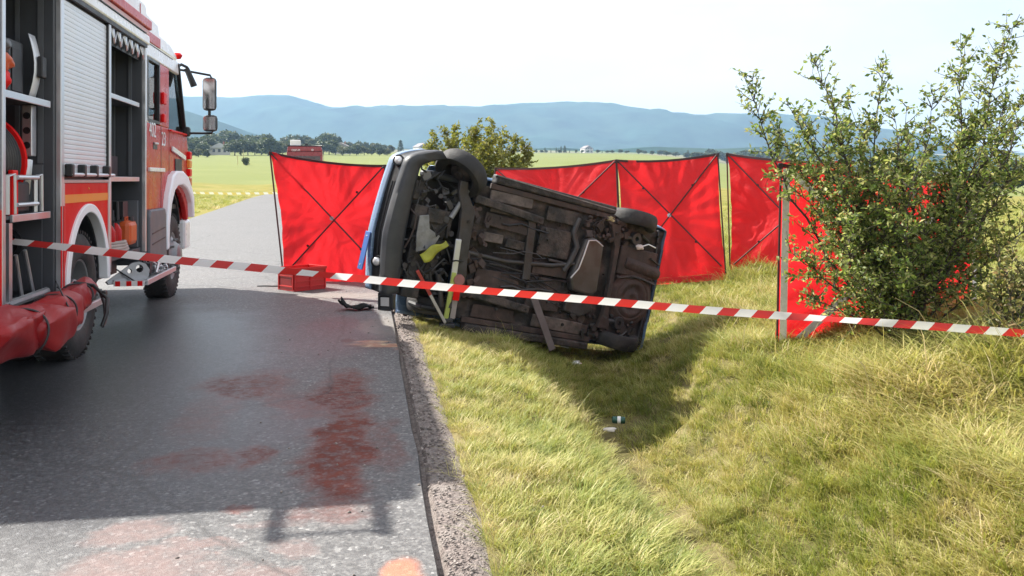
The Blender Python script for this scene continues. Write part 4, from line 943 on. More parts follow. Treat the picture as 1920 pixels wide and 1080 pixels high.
for p, q in (((.92, -.56), (1.84, -.49)), ((.96, .42), (1.9, .50))):
    rl = MB().bar((p[0], p[1], .195), (q[0], q[1], .20), .085, .07, (0, 0, 1)).build('floor_rail', M_under, car, bevel=.012)
    MB().lathe([(0, -.001), (.014, -.001), (.014, .004)], (q[0] - .05, q[1], .162), 'Z', 10).build('rail_hole', M_black, rl)
MB().bar((1.71, -.47, .205), (1.79, .18, .205), .10, .03, (0, 0, 1)).build('cross_strip', M_steel, car, bevel=.006)
for k, (x0, x1, y0, y1, m_) in enumerate(((1.12, 1.68, -.70, -.585, M_dust), (1.86, 2.34, -.05, .09, M_rust), (1.84, 2.30, .12, .30, M_under), (1.12, 1.70, -.44, -.30, M_rust), (1.86, 2.30, -.44, -.12, M_under), (1.90, 2.36, -.68, -.52, M_under), (1.15, 1.72, .15, .36, M_rust), (1.86, 2.32, .33, .48, M_rust), (1.2, 1.75, .54, .68, M_rust), (2.0, 2.7, .54, .68, M_dust), (1.14, 1.4, -.24, -.14, M_dust), (1.45, 1.7, -.22, -.12, M_under), (2.05, 2.3, -.1, -.07, M_steel), (1.2, 1.6, .40, .50, M_under), (2.44, 2.8, .56, .66, M_rust), (1.16, 1.7, -.54, -.47, M_dust))):
    M = Matrix.Translation(((x0 + x1) / 2, (y0 + y1) / 2, .222 + .004 * (k % 3))) @ Matrix.Rotation(R_(random.uniform(-3, 3)), 4, 'X') @ Matrix.Rotation(R_(random.uniform(-1.5, 1.5)), 4, 'Y') @ Matrix.Rotation(R_(random.uniform(-2, 2)), 4, 'Z')
    MB().box(-(x1-x0)/2, (x1-x0)/2, -(y1-y0)/2, (y1-y0)/2, -.012, .012, M).build('floor_panel', m_, car, bevel=.009)
rr = random.Random(31)
for i in range(46):
    x, y = rr.uniform(1.0, 3.6), rr.uniform(-.68, .66); r0 = rr.uniform(.008, .018)
    MB().lathe([(0, -.012), (r0, -.012), (r0 * 1.3, .004), (r0 * 1.3, .012)], (x, y, .205), 'Z', 8).build('bolt' if i % 3 else 'drain_plug', M_black if i % 2 else M_steel, car)
for i in range(7):
    x, y = rr.uniform(1.0, 2.2), rr.uniform(-.55, .5); pts = [(x, y, .2)]
    for k in range(4): pts.append((pts[-1][0] + rr.uniform(.08, .25), pts[-1][1] + rr.uniform(-.05, .05), rr.uniform(.19, .21)))
    MB().tube(pts, rr.uniform(.006, .012), 6).build('cable', M_steel if i % 2 else M_dark, car, smooth=60)
# exhaust and brake lines
MB().tube([(.72, -.02, .27), (1.0, .02, .225), (1.5, .03, .222), (2.1, -.03, .215), (2.4, -.1, .20), (2.62, -.45, .22), (2.9, -.5, .28), (3.15, -.34, .24)], .026, 10).build('exhaust_pipe', M_steel, car, smooth=60)
MB().lathe([(0, -.28), (.07, -.28), (.085, -.25), (.085, .25), (.07, .28), (0, .28)], (3.42, -.22, .245), (1, .12, 0), 18).build('silencer', M_rust, car, smooth=40)
for k in range(4):
    y = -.12 + .05 * k
    MB().tube([(.9 + .1 * k, y + .2, .225), (1.3, y + .18, .212), (1.9, y + .25, .212), (2.4, y + .4, .215)], .006, 6).build('brake_line', M_dark, car, smooth=60)
# front subframe, arms, engine
MB().grid([[(x - w_ , y, z), (x - w_, y, z - .05), (x + w_, y, z - .05), (x + w_, y, z)] for x, y, w_, z in ((.74, -.70, .045, .20), (.76, -.58, .06, .20), (.86, -.42, .085, .20), (.885, -.2, .075, .20), (.90, .05, .075, .20), (.93, .28, .085, .20), (.95, .46, .06, .20), (.93, .62, .045, .20))]).build('subframe', M_steel, car, smooth=20, bevel=.01)
for y in (-.30, .12, .34): MB().lathe([(0, -.006), (.02, -.006), (.02, .004)], (.89, y, .148), 'Z', 8).build('subframe_bolt', M_black, car)
for s_ in (-1, 1):
    MB().tube([(.70, s_ * .30, .20), (.76, s_ * .46, .19), (.82, s_ * .62, .2)], [.03, .026, .03], 8).build('control_arm', M_castal if s_ < 0 else M_steel, car, smooth=60)
    MB().tube([(.62, s_ * .25, .27), (.78, s_ * .66, .28)], .018, 8).build('drive_shaft', M_steel, car, smooth=60)
    MB().lathe([(.035, 0), (.06, .01), (.05, .03), (.065, .05), (.05, .07), (.06, .09), (.04, .1)], (.72, s_ * .42, .27), (.25, s_, 0), 14).build('shaft_boot', M_dark, car, smooth=60)
b = MB()
b.box(.28, .74, -.36, -.10, .22, .5); b.box(.34, .70, -.10, .32, .26, .55); b.cbox((.52, -.28, .22), (.2, .15, .08)); b.lathe([(0, -.05), (.13, -.04), (.15, .03), (.13, .1), (0, .1)], (.60, -.18, .26), 'Z', 18); b.lathe([(0, -.03), (.09, -.03), (.1, .1), (0, .1)], (.45, .30, .26), 'Z', 16)
b.cbox((.30, -.50, .3), (.14, .2, .14)); b.cbox((.44, .48, .32), (.2, .22, .2))
b.build('engine', M_under, car, smooth=30, bevel=.015)
def crumb(n, seed, x0, x1, y0, y1, z0, z1):
    r = random.Random(seed); b = MB()
    for i in range(n):
        c = Vector((r.uniform(x0, x1), r.uniform(y0, y1), r.uniform(z0, z1))); M = Matrix.Rotation(r.uniform(0, 6), 3, 'Z') @ Matrix.Rotation(r.uniform(-.6, .6), 3, 'X')
        if r.random() < .5: b.cbox(c, (r.uniform(.03, .1), r.uniform(.02, .08), r.uniform(.02, .06)), M)
        else: b.lathe([(0, -.02), (r.uniform(.012, .035), -.02), (r.uniform(.012, .035), .02), (0, .02)], c, M @ Vector((0, 0, 1)), 10)
    return b
tag(crumb(70, 3, .26, .80, -.62, .5, .20, .30).build('engine_fittings', M_steel, car, smooth=30), kind='stuff')
tag(crumb(40, 4, .9, 1.2, -.5, .5, .18, .24).build('floor_fittings', M_rust, car, smooth=30), kind='stuff')
tag(crumb(60, 5, 2.45, 3.1, -.72, -.45, .16, .26).build('suspension_fittings', M_rust, car, smooth=30), kind='stuff')
tag(crumb(50, 8, 2.5, 3.5, .40, .68, .18, .26).build('suspension_fittings', M_steel, car, smooth=30), kind='stuff')
b = MB(); b.add([(.33, -.25, .19), (.43, -.28, .185), (.47, -.14, .18), (.61, -.09, .185), (.56, .05, .19), (.38, .12, .19), (.34, -.06, .185)], [tuple(range(7))]); b.build('sump_cover', M_castal, car, solid=.02, bevel=.006)
rr = random.Random(5)
for i in range(16):
    x, y = rr.uniform(.25, .75), rr.uniform(-.6, .4); pts = [(x, y, .22)]
    for k in range(4): pts.append((pts[-1][0] + rr.uniform(-.12, .12), pts[-1][1] + rr.uniform(-.16, .16), rr.uniform(.17, .26)))
    MB().tube(pts, rr.uniform(.007, .016), 7).build('hose', M_dark if i % 3 else M_steel, car, smooth=60)
MB().tube([(.24, -.30, .24), (.29, -.24, .18), (.30, -.12, .18), (.27, .02, .18), (.26, .10, .22)], .009, 7).build('cable', M_rust, car, smooth=60)
MB().lathe([(0, -.02), (.045, -.018), (.052, .0), (.05, .05), (0, .05)], (.345, -.67, .27), (-.35, .1, -.9), 18).build('round_cap', mat('grey_cap', (.16, .155, .15), .6), car, smooth=40)
M_black2 = M_dark
MB().box(.42, .95, -.74, -.66, .30, .60).build('wheel_liner', M_dark, car, bevel=.03); MB().box(.14, 1.0, -.66, .56, .50, .52).build('bay_top', M_black, car)
MB().box(.62, .98, .64, .70, .27, .6).build('wheel_liner', M_dark, car, bevel=.03)
# fuel tank, axle, rear floor
tank = [(2.36, .08), (2.40, -.16), (2.46, -.40), (2.52, -.46), (2.68, -.42), (2.74, -.36), (2.78, .16), (2.70, .22), (2.42, .20)]
MB().prism(tank, .15, .25, 'XY').build('fuel_tank', M_castal and mat('tank_shield', (.10, .098, .10), .42, metal=.45, var=.2, dirt=(.07, .05, .045), dirt_amt=.9, dscale=4), car, bevel=.03)
MB().tube([(2.36, .06, .155), (2.44, -.06, .148), (2.47, -.22, .146), (2.50, -.40, .15), (2.60, -.42, .15), (2.72, -.37, .155)], .010, 8).build('tank_strap', M_alu, car, smooth=60)
MB().prism([(2.40, .24), (2.72, .24), (2.80, .40), (2.62, .48), (2.38, .44)], .18, .25, 'XY').build('tank_shield', M_steel, car, bevel=.02)
MB().tube([(2.36, -.62, .24), (2.30, -.45, .21), (2.38, -.30, .19), (2.33, -.12, .19), (2.28, .0, .21)], .035, 10).build('filler_hose', M_steel, car, smooth=60)
MB().grid([[(x - w_, y, .225), (x - w_, y, .165), (x + w_, y, .165), (x + w_, y, .225)] for x, y, w_ in ((2.86, -.66, .075), (2.90, -.55, .06), (2.945, -.40, .036), (2.965, -.1, .03), (2.975, .25, .032), (2.985, .38, .04), (2.99, .50, .075), (2.98, .56, .08))]).build('rear_axle_beam', M_rust, car, smooth=20, bevel=.008)
for y in (-.55, .47):
    hb = MB().lathe([(.028, -.03), (.07, -.03), (.08, -.01), (.075, .04), (.028, .04)], (3.22, y, .2), 'Z', 20, close=True).build('spring_seat', M_steel, car, smooth=40)
    MB().tube([(2.98, y, .2), (3.1, y * .98, .19), (3.2, y, .22)], .025, 8).build('trailing_arm', M_steel, car, smooth=60)
    MB().tube([(3.3, y * 1.1, .2), (3.5, y * 1.0, .28)], .022, 8).build('damper', M_dark, car, smooth=60)
sp = []
for i in range(25):
    r = .0 + .33 * i / 24; sp.append((r, .04 * float(sstep(.24, .33, r)) + .012 * math.cos(r * 50) * (r < .24)))
MB().lathe([(a, h - .04) for a, h in sp], (3.34, .16, .22), 'Z', 32).build('spare_wheel_well', M_rust, car, smooth=50)
MB().box(3.04, 3.62, -.44, -.10, .20, .245).build('rear_floor_panel', M_rust, car, bevel=.015)
MB().grid([[(3.05 + .2 * i, -.08 + .03 * math.sin(i * 2 + j) , .20 - .02 * j) for j in range(3)] for i in range(4)]).build('torn_shield', M_under, car, solid=.006)
MB().grid([[(3.62 + d - .06 * (abs(y) / .8) ** 3, y, z) for d, z in ((.0, .24), (.04, .26), (.11, .34), (.13, .5), (.10, .62))] for y in np.linspace(-.72, .78, 22)]).build('rear_bumper', M_bump, car, smooth=50, solid=.006)
MB().box(3.70, 3.74, -.5, .4, .25, .27).build('bumper_edge', M_dark, car)
MB().bar((3.50, -.36, .18), (3.68, -.30, .2), .012, .03).bar((3.50, -.24, .18), (3.66, -.2, .2), .012, .03).build('bracket', M_steel, car)
lump((3.28, -.46, .17), (.055, .03, .02), 4, .5, 9).build('white_rag', mat('white_rag', (.62, .6, .58), .8), car, smooth=50); MB().tube([(3.30, -.47, .17), (3.42, -.52, .18), (3.56, -.50, .2)], .008, 6).build('torn_wire', M_lamp, car)
lump((2.78, -.70, .2), (.05, .03, .04), 6, .6, 9).build('straw_clump', mat('dry_straw', (.4, .33, .18), .9), car, smooth=50)
# dangling strip
MB().bar((1.93, .36, .17), (2.24, .88, .05), .085, .018, (0, 0, 1)).build('hanging_strip', mat('dusty_strip', (.12, .10, .10), .6, var=.2), car, bevel=.004)
# wheels
def car_wheel(c, nrm, name='wheel'):
    n = Vector(nrm).normalized()
    w_ = MB().lathe([(.19, -.075), (.22, -.085), (.27, -.085), (.287, -.06), (.292, -.02), (.292, .02), (.287, .06), (.27, .085), (.22, .085), (.19, .075), (.18, 0)], c, n, 44, close=True)
    w_ = w_.build(name, M_rubber, car, smooth=40)
    MB().lathe([(.192, .07), (.175, .06), (.165, -.03), (.15, -.05), (.06, -.055), (.0, -.05)], c, n, 30).build('rim', M_steel, w_, smooth=40)
    MB().lathe([(.192, -.07), (.175, -.06), (.12, -.06), (.0, -.065)], c, n, 30).build('wheel_cover', M_rim, w_, smooth=40)
    MB().lathe([(0, .0), (.11, .0), (.115, .02), (.05, .03), (.05, .06), (0, .06)], c, n, 20).build('brake_drum', M_under, w_, smooth=40)
    return w_
car_wheel((.74, -.78, .27), (-.58, .76, -.28)); car_wheel((.92, .64, .56), (-.1, -.9, 0)); car_wheel((3.20, -.76, .29), (-.08, 1, -.10)); car_wheel((3.28, .66, .28), (0, -1, -.1))
# ------------------------------------------------------------------ stabilising strut, brace, strap
M_ylg = mat('lime_paint', (.42, .50, .12), .45, var=.15, dirt=(.3, .3, .25), dirt_amt=.6)
base = Vector((*G(838, 606).xy, -.02)); top = on_car(.80, -.10, .12)
st_ = thing('rescue_strut', 'silver and lime rescue strut propping the car from the grass verge', 'rescue strut', base)
q = top - base
MB().bar(q * .34, q, .062, .05, (0, -1, 0)).build('inner_tube', mat('strut_silver', (.62, .64, .68), .35, metal=.5, var=.06), st_, bevel=.008)
MB().bar(Vector((-.02, 0, .03)), q * .62, .05, .07, (0, -1, 0)).build('outer_tube', M_ylg, st_, bevel=.008)
MB().bar(q * .08 + Vector((.045, -.01, 0)), q * .52 + Vector((.05, -.02, 0)), .055, .045, (0, -1, 0)).build('ratchet_case', mat('strut_grey', (.34, .3, .29), .5, var=.2), st_, bevel=.008)
MB().lathe([(0, -.04), (.055, -.04), (.06, 0), (.055, .04), (0, .04)], q * .53 + Vector((.06, -.02, 0)), (0, 1, 0), 16).build('winch', mat('winch_red', (.3, .12, .11), .5), st_, smooth=40)
MB().bar(q * .3 + Vector((.05, -.04, 0)), q * .42 + Vector((.05, -.04, 0)), .065, .05, (0, -1, 0)).build('red_tape', M_redsh, st_)
MB().cbox((0, 0, .0), (.16, .14, .05)).lathe([(0, -.06), (.05, -.06), (.05, .06), (0, .06)], (0, 0, .05), 'X', 12).build('base_plate', M_dark, st_, bevel=.012)
MB().tube([q * .74 + Vector((-.06, 0, 0)), q * .745 + Vector((.0, -.04, .01)), q * .74 + Vector((.08, 0, 0))], .008, 6).build('cord', M_black, st_)
b0 = base + Vector((-.02, -.03, .03)); b1 = on_car(.40, .30, .10)
br = thing('brace_rod', 'thin white and red brace rod leaning from the strut foot to the bumper', 'rod', b0); d_ = b1 - b0
MB().bar((0, 0, 0), d_ * .55, .03, .03, (0, -1, 0)).build('rod_white', mat('rod_white', (.55, .53, .5), .5), br, bevel=.004); MB().bar(d_ * .551, d_, .034, .034, (0, -1, 0)).build('rod_red', mat('rod_red', (.42, .06, .05), .5), br, bevel=.004)
s0, s1 = on_car(.42, .17, .10), on_car(.67, -.04, .11)
sp_ = MB(); dd = (s1 - s0); nn = dd.cross(Vector((0, -1, 0))).normalized()
sp_.grid([[s0 + dd * t + nn * (.05 * (.55 + .6 * math.sin(math.pi * min(1, t + .2))) * k + .012 * math.sin(t * 9)) + Vector((0, -.02 * math.sin(t * 6 + k), 0)) for k in (-1, -.3, .4, 1)] for t in np.linspace(0, 1, 14)])
tag(sp_.build('ratchet_strap', mat('lime_strap', (.30, .31, .03), .6, var=.25, scale=12), smooth=60, solid=.004), 'lime yellow strap stretched across the engine bay of the overturned car', 'strap')
# ================================================================== PRIVACY SCREENS
def screen(label, TL, TR, BR, BL, seed=0, poles='X', webs=False, skirt=True, side=-1, sag=.05, cat='privacy screen'):
    TL, TR, BR, BL = map(Vector, (TL, TR, BR, BL)); c = (BL + BR) / 2
    t = thing('privacy_screen', label, cat, c, group='red privacy screens round the crash')
    u = (BR - BL).normalized(); nrm = u.cross(Vector((0, 0, 1))).normalized()   # faces the camera side
    if nrm.dot(Vector((0, 0, CH)) - c) < 0: nrm = -nrm
    def pt(a, b):   # a across, b up
        p = (BL.lerp(BR, a)).lerp(TL.lerp(TR, a), b)
        p = p + u * (.035 * math.sin(math.pi * b) * (1 - 2 * a)) - Vector((0, 0, sag * 4 * a * (1 - a))) * b ** 2
        return p
    def off(a, b):
        x = abs(abs(a - .5) - abs(b - .5)); cr = math.hypot(a - .5, b - .5)
        h = .05 * math.cos(a * 9 + seed) * math.sin(b * 3.1) * .5 + .045 * mnoise.noise((a * 3 + seed, b * 3, seed)) + .016 * mnoise.noise((a * 9, b * 3 + seed, 2)) + .012 * (1 - 2 * abs(mnoise.noise((a * 5 + b * 4, b * 1.5 - a, seed + 5))))
        h += .03 * min(x, .25) / .25
        h -= .02 * abs(math.sin(math.atan2(b - .5, a - .5) * 11 + seed)) * min(1, cr * 2)
        return h
    rows = [[pt(a, b) - c - nrm * off(a, b) for a in np.linspace(0, 1, 49)] for b in np.linspace(0, 1, 49)]
    MB().grid(rows).build('fabric', M_screen, t, smooth=180, fix=False)
    e = nrm * .022
    def pl(p, q, r=.011, name='pole', m_=None):
        p, q = Vector(p) - c + e, Vector(q) - c + e; k = [p.lerp(q, s) for s in (0, .33, .66, 1)]
        return MB().tube(k, r, 8).build(name, m_ or M_pole, t, smooth=60)
    if poles == 'X':
        pl(pt(.01, .985), pt(.97, .06)); pl(pt(.99, .985), pt(.03, .06))
        m_ = (pt(.5, .52)) - c + e
        MB().lathe([(0, -.02), (.03, -.02), (.03, .012), (0, .012)], m_, nrm, 12).build('hub', M_alu, t)
        for a, b in ((.25, .76), (.75, .76), (.25, .28), (.75, .28)):
            MB().lathe([(0, -.012), (.017, -.012), (.017, .012), (0, .012)], pt(a, b) - c + e, nrm, 10).build('pole_joint', M_black, t)
    for a in (0, 1): pl(pt(a, 0), pt(a, 1), .012)
    rows = []
    for a in np.linspace(0, 1, 25):
        p = pt(a, 1) - c; rows.append([p + e * .6, p + e * .6 - Vector((0, 0, .035)), p - e * .4 - Vector((0, 0, .035)), p - e * .4])
    MB().grid(rows, True).build('top_hem', M_pole, t, smooth=30)
    for a in (0, 1): MB().cbox(pt(a, .985) - c + e * .5, (.05, .03, .06)).build('corner_pocket', M_black, t, bevel=.01)
    if webs:
        def web(p, q, wd=.075):
            p, q = Vector(p) - c + nrm * .045, Vector(q) - c + nrm * .045
            MB().bar(p, q, wd, .006, nrm).build('webbing_strip', M_web, t)
        web(pt(.02, .03), pt(.02, .975)); web(pt(.04, .02), pt(.97, .955)); web(pt(.05, .955), pt(.96, .06)); web(pt(.985, .03), pt(.985, .975), .05)
    if skirt:
        rows = []
        for a in np.linspace(0, 1, 40):
            p = pt(a, 0) - c; w1 = .02 * math.sin(a * 23 + seed); rows.append([p + nrm * (.0 + w1 * .2), p + nrm * (.05 + w1) - Vector((0, 0, .05)), p + nrm * (.16 + w1 * 2) - Vector((0, 0, .085))])
        MB().grid(rows).build('ground_flap', M_screen, t, smooth=60, fix=False)
    return t
def gz_at(p, dz=0): return Vector((p.x, p.y, float(ground_full(p.x, p.y)[()] if np.ndim(ground_full(p.x, p.y)) == 0 else np.ravel(ground_full(p.x, p.y))[0]) + dz))
Dl = 13.4
screen('red privacy screen standing on the asphalt behind the red crate', P(507, 284, Dl), P(722, 309, Dl - .2), P(735, 533, Dl - .2), P(533, 524, Dl), 1)
mid = 14.3
screen('red privacy screen panel half hidden behind the overturned car', P(930, 314, 15.6), P(1156, 299, mid), P(1166, 530, mid), P(915, 540, 15.6), 2)
screen('red privacy screen panel with crossed poles left of the narrow gap', P(1157, 299, mid), P(1346, 287, 13.7), P(1361, 512, 13.7), P(1167, 527, mid), 3)
screen('red privacy screen panel just right of the narrow gap', P(1364, 287, 14.3), P(1600, 301, 13.1), P(1600, 540, 13.1), P(1370, 508, 14.3), 4)
screen('red privacy screen with silver webbing standing behind the hawthorn bush', P(1462, 306, 8.74), P(1826, 330, 9.4), P(1826, 642, 9.4), P(1454, 662, 8.74), 5, poles='', webs=True)

# ================================================================== BARRIER TAPE
tp = [(-60, 446, 6.35), (0, 450.5, 6.4), (75, 458, 6.5), (205, 473.5, 6.6), (330, 488, 6.7), (500, 504, 6.75), (680, 523, 6.8), (860, 541, 6.8), (1090, 561, 6.8), (1300, 580, 6.75), (1480, 593, 6.7), (1700, 608, 6.6), (1920, 625, 6.5), (2050, 636, 6.4)]
def tape_mat(name, c1, c2, period, slant):
    m = bpy.data.materials.new(name); m.use_nodes = True; nt = m.node_tree; L = nt.links.new; b = nt.nodes['Principled BSDF']; b.inputs['Roughness'].default_value = .35
    uv = N(nt, 'ShaderNodeUVMap'); sp = N(nt, 'ShaderNodeSeparateXYZ'); L(uv.outputs[0], sp.inputs[0])
    a = N(nt, 'ShaderNodeMath', operation='MULTIPLY_ADD'); L(sp.outputs[1], a.inputs[0]); a.inputs[1].default_value = slant; L(sp.outputs[0], a.inputs[2])
    d = N(nt, 'ShaderNodeMath', operation='DIVIDE'); L(a.outputs[0], d.inputs[0]); d.inputs[1].default_value = period
    f = N(nt, 'ShaderNodeMath', operation='FRACT'); L(d.outputs[0], f.inputs[0]); g = N(nt, 'ShaderNodeMath', operation='GREATER_THAN'); L(f.outputs[0], g.inputs[0]); g.inputs[1].default_value = .5
    mx = N(nt, 'ShaderNodeMixRGB'); L(g.outputs[0], mx.inputs[0]); mx.inputs[1].default_value = (*c1, 1); mx.inputs[2].default_value = (*c2, 1)
    t = N(nt, 'ShaderNodeBsdfTranslucent'); ms = N(nt, 'ShaderNodeMixShader'); ms.inputs[0].default_value = .4
    L(mx.outputs[0], b.inputs['Base Color']); L(mx.outputs[0], t.inputs[0]); L(b.outputs[0], ms.inputs[1]); L(t.outputs[0], ms.inputs[2]); L(ms.outputs[0], nt.nodes['Material Output'].inputs[0])
    return m
def tape(name, pts, wd, mt, label, cat, twist=None):
    n = 320; ts = np.linspace(0, len(pts) - 1, n); C3 = []
    for t in ts:
        i = min(int(t), len(pts) - 2); C3.append(pts[i].lerp(pts[i + 1], t - i))
    C3 = [sum((C3[max(0, min(n - 1, i + k))] for k in range(-9, 10)), Vector()) / 19 for i in range(n)]
    V, F, U = [], [], []; s = 0
    for i, p in enumerate(C3):
        if i: s += (p - C3[i - 1]).length
        d = (C3[min(n - 1, i + 1)] - C3[max(0, i - 1)]).normalized(); up = Vector((0, 0, 1)); sd_ = d.cross(up).normalized(); a = twist(i / n) if twist else 0
        upv = up * math.cos(a) + sd_ * math.sin(a)
        for k, v in enumerate((-.5, 0, .5)):
            V.append(p + upv * (v * wd) + sd_ * .004 * (v == 0)); U.append((s, v * wd))
        if i:
            for k in (0, 1): F.append(((i-1)*3+k, i*3+k, i*3+k+1, (i-1)*3+k+1))
    b = MB(); b.add(V, F); o = b.build(name, mt, smooth=180, fix=False)
    ul = o.data.uv_layers.new(name='UVMap')
    for lp in o.data.loops: ul.data[lp.index].uv = U[lp.vertex_index]
    return tag(o, label, cat)
def tw(t):
    return 1.15 * math.exp(-((t - .03) / .05) ** 2) + .35 * math.exp(-((t - .13) / .07) ** 2) + .25 * math.sin(t * 14) + .3 * mnoise.noise((t * 22, 0, 3)) + .75 * math.exp(-((t - .42) / .03) ** 2) - .6 * math.exp(-((t - .8) / .04) ** 2)
tape('barrier_tape', [P(*q) for q in tp], .058, tape_mat('red_white_tape', (.80, .80, .79), (.60, .035, .03), .252, -.9), 'red and white striped barrier tape strung across the whole scene', 'barrier tape', tw)
tape('barrier_tape', [P(340, 361, 50), P(430, 363, 50), P(525, 362, 50)], .12, tape_mat('yellow_white_tape', (.75, .75, .6), (.62, .5, .14), .5, .6), 'thin pale yellow tape strung along the far road edge before the field', 'barrier tape')

# ================================================================== CRATE AND SMALL THINGS ON THE ROAD
c0 = G(552, 549)
cr = thing('plastic_crate', 'red plastic crate standing on the road in front of the left screen', 'crate', (*c0.xy, .013), (0, 0, R_(8)))
# corner at origin, long side to the right, short side to the back left
MC = Matrix.Rotation(R_(33), 4, 'Z')
Lx, Ly, Hc = .50, .40, .31
def cb(name, *a, **k): return MB().box(*a).build(name, M_crate, cr, **k)
b = MB(); b.box(0, Lx, 0, Ly, 0, .02); b.box(0, Lx, 0, .015, .02, Hc); b.box(0, Lx, Ly - .015, Ly, .02, Hc); b.box(0, .015, .015, Ly - .015, .02, Hc); b.box(Lx - .015, Lx, .015, Ly - .015, .02, Hc)
b.build('crate_body', M_crate, cr, bevel=.004)
b = MB(); b.box(-.014, Lx + .014, -.014, .0, Hc - .035, Hc + .004); b.box(-.014, 0, .0, Ly + .014, Hc - .035, Hc + .004); b.box(Lx, Lx + .014, 0, Ly + .014, Hc - .035, Hc + .004); b.build('rim', M_crate, cr, bevel=.004)
for z in (.05, .12, .20): cb('rib', .03, Lx - .03, -.010, -.0005, z, z + .015, bevel=.003)
for x in (.0, Lx / 2 - .01, Lx - .02): cb('rib', x, x + .02, -.012, -.0005, .02, Hc - .036, bevel=.003)
for z in (.05, .19, .235): cb('rib', -.010, -.0005, .04, Ly - .04, z, z + .015, bevel=.003)
for y in (.02, Ly - .04): cb('rib', -.012, -.0005, y, y + .02, .02, Hc - .036, bevel=.003)
MB().box(-.002, -.0008, .07, Ly - .07, .08, .17).build('handle_recess', mat('crate_recess', (.25, .01, .01), .5), cr)
cr.rotation_euler = (0, 0, R_(38))
p = G(668, 583)
M_matt = mat('matt_black', (.010, .010, .010), .8, spec=.15)
t = thing('plastic_debris', 'flat black crumpled piece of plastic lying on the asphalt beside the car', 'debris', (*p.xy, .016))
rows = []
for i in range(13):
    a = i / 12
    rows.append([(-.17 + .34 * a, -.10 + .2 * v + .03 * math.sin(a * 9), .012 + .055 * abs(math.sin(a * 5.2 + v * 2)) * (1 - abs(2 * v - 1) * .5) + .09 * max(0, .15 - a) / .15) for v in np.linspace(0, 1, 7)])
MB().grid(rows).build('shell', M_matt, t, smooth=20, solid=.012, fix=False)
MB().tube([(-.15, 0, .06), (-.19, -.02, .10), (-.2, -.02, .12)], .014, 6).tube([(.14, -.04, .02), (.2, -.06, .03)], .014, 6).build('clip', M_matt, t)
p = G(722, 584)
t = thing('broken_lamp', 'black boxy lamp unit with a pale lens standing under the bumper', 'lamp', (*p.xy, .016), (0, 0, R_(-28)))
MB().box(-.08, .10, 0, .20, .0, .19).build('lamp_body', M_black, t, bevel=.015); MB().box(-.055, .055, -.006, .0, .045, .145).build('lens', mat('pale_lens', (.55, .54, .52), .3), t, bevel=.004)
MB().box(-.085, .075, -.012, -.0005, .0, .03).box(-.085, .075, -.012, -.0005, .165, .195).box(-.085, -.06, -.012, -.0005, .031, .164).box(.06, .085, -.012, -.0005, .031, .164).build('frame', M_dark, t)
MB().tube([(-.08, .02, .2), (-.12, .0, .33), (-.06, .0, .24), (.06, .02, .25), (.09, .02, .2)], .012, 8).build('bracket', M_alu, t, smooth=60)
p = G(765, 590)
t = thing('round_drum', 'round tan and grey cut drum lying beside the broken lamp', 'drum', (*p.xy, .08), (R_(68), 0, R_(-15)))
MB().lathe([(.0, .0), (.085, .0), (.095, .01), (.095, .12), (.085, .13), (0, .13)], (0, 0, 0), 'Z', 24).build('drum_body', mat('tan_drum', (.36, .24, .16), .6, var=.4, scale=14), t, smooth=40)
MB().lathe([(.085, -.004), (.1, -.004), (.1, .02), (.085, .02)], (0, 0, .12), 'Z', 24, close=True).build('drum_rim', M_alu, t, smooth=40); MB().box(-.06, .06, -.02, .02, .13, .14).build('drum_handle', M_dark, t)
p = G(500, 539)
tag(MB().tube([(p.x - .13, p.y + .03, .02), (p.x, p.y, .022), (p.x + .12, p.y - .03, .02), (p.x + .25, p.y - .05, .02)], .009, 6).build('cable_piece', M_dark, smooth=60), 'thin dark cable lying on the road left of the crate', 'cable')
def ditch(px, py, z0=-.4):
    z = z0
    for _ in range(6):
        q = G(px, py, z); z = float(np.ravel(ground_full(q.x, q.y))[0])
    return Vector((q.x, q.y, z))
p = ditch(1160, 812)
t = thing('drink_can', 'small dark green and white can lying in the ditch grass', 'can', p + Vector((0, 0, .13)), (R_(90), R_(10), R_(70)))
MB().lathe([(0, -.06), (.026, -.06), (.033, -.052), (.033, .05), (.027, .06), (0, .058)], (0, 0, 0), 'Z', 18).build('can_body', mat('can_green', (.03, .09, .07), .25, metal=.5), t, smooth=40)
MB().lathe([(.0335, -.01), (.034, -.01), (.034, .02), (.0335, .02)], (0, 0, 0), 'Z', 18, close=True).build('can_band', M_white, t)
p = ditch(1143, 826)
tag(lump(p + Vector((0, 0, .10)), (.06, .04, .015), 9, .4, 8).build('paper_scrap', mat('paper', (.7, .66, .64), .8), smooth=60), 'small pinkish white scrap of paper beside the can', 'paper')
p = ditch(1058, 664)
t = thing('bumper_fragment', 'curved white broken bumper fragment in the grass under the car', 'car fragment', p + Vector((0, -.05, .14)), (0, 0, R_(-10)))
MB().grid([[(-.07 + .17 * a + .02 * v, .02 * v, .0 + .17 * a ** 1.3 + .07 * v - .05 * v * a) for v in (0, .5, 1)] for a in np.linspace(0, 1, 9)]).build('shell', M_white, t, smooth=60, solid=.008, fix=False)
MB().tube([(-.05, 0, -.03), (.03, -.01, -.05), (.08, 0, .02)], .014, 6).build('edge', M_white, t)
p = ditch(1000, 640)
tag(lump(p + Vector((0, 0, .10)), (.11, .06, .03), 12, .6, 10).build('torn_trim', M_bump, smooth=20), 'dark torn piece of trim in the grass left of the hanging strip', 'car fragment')
p = ditch(1080, 690)
tag(lump(p + Vector((0, 0, .05)), (.05, .04, .03), 15, .6, 10).build('glass_shard', M_lamp, smooth=20), 'small shiny shard in the dark ditch below the car', 'car fragment')
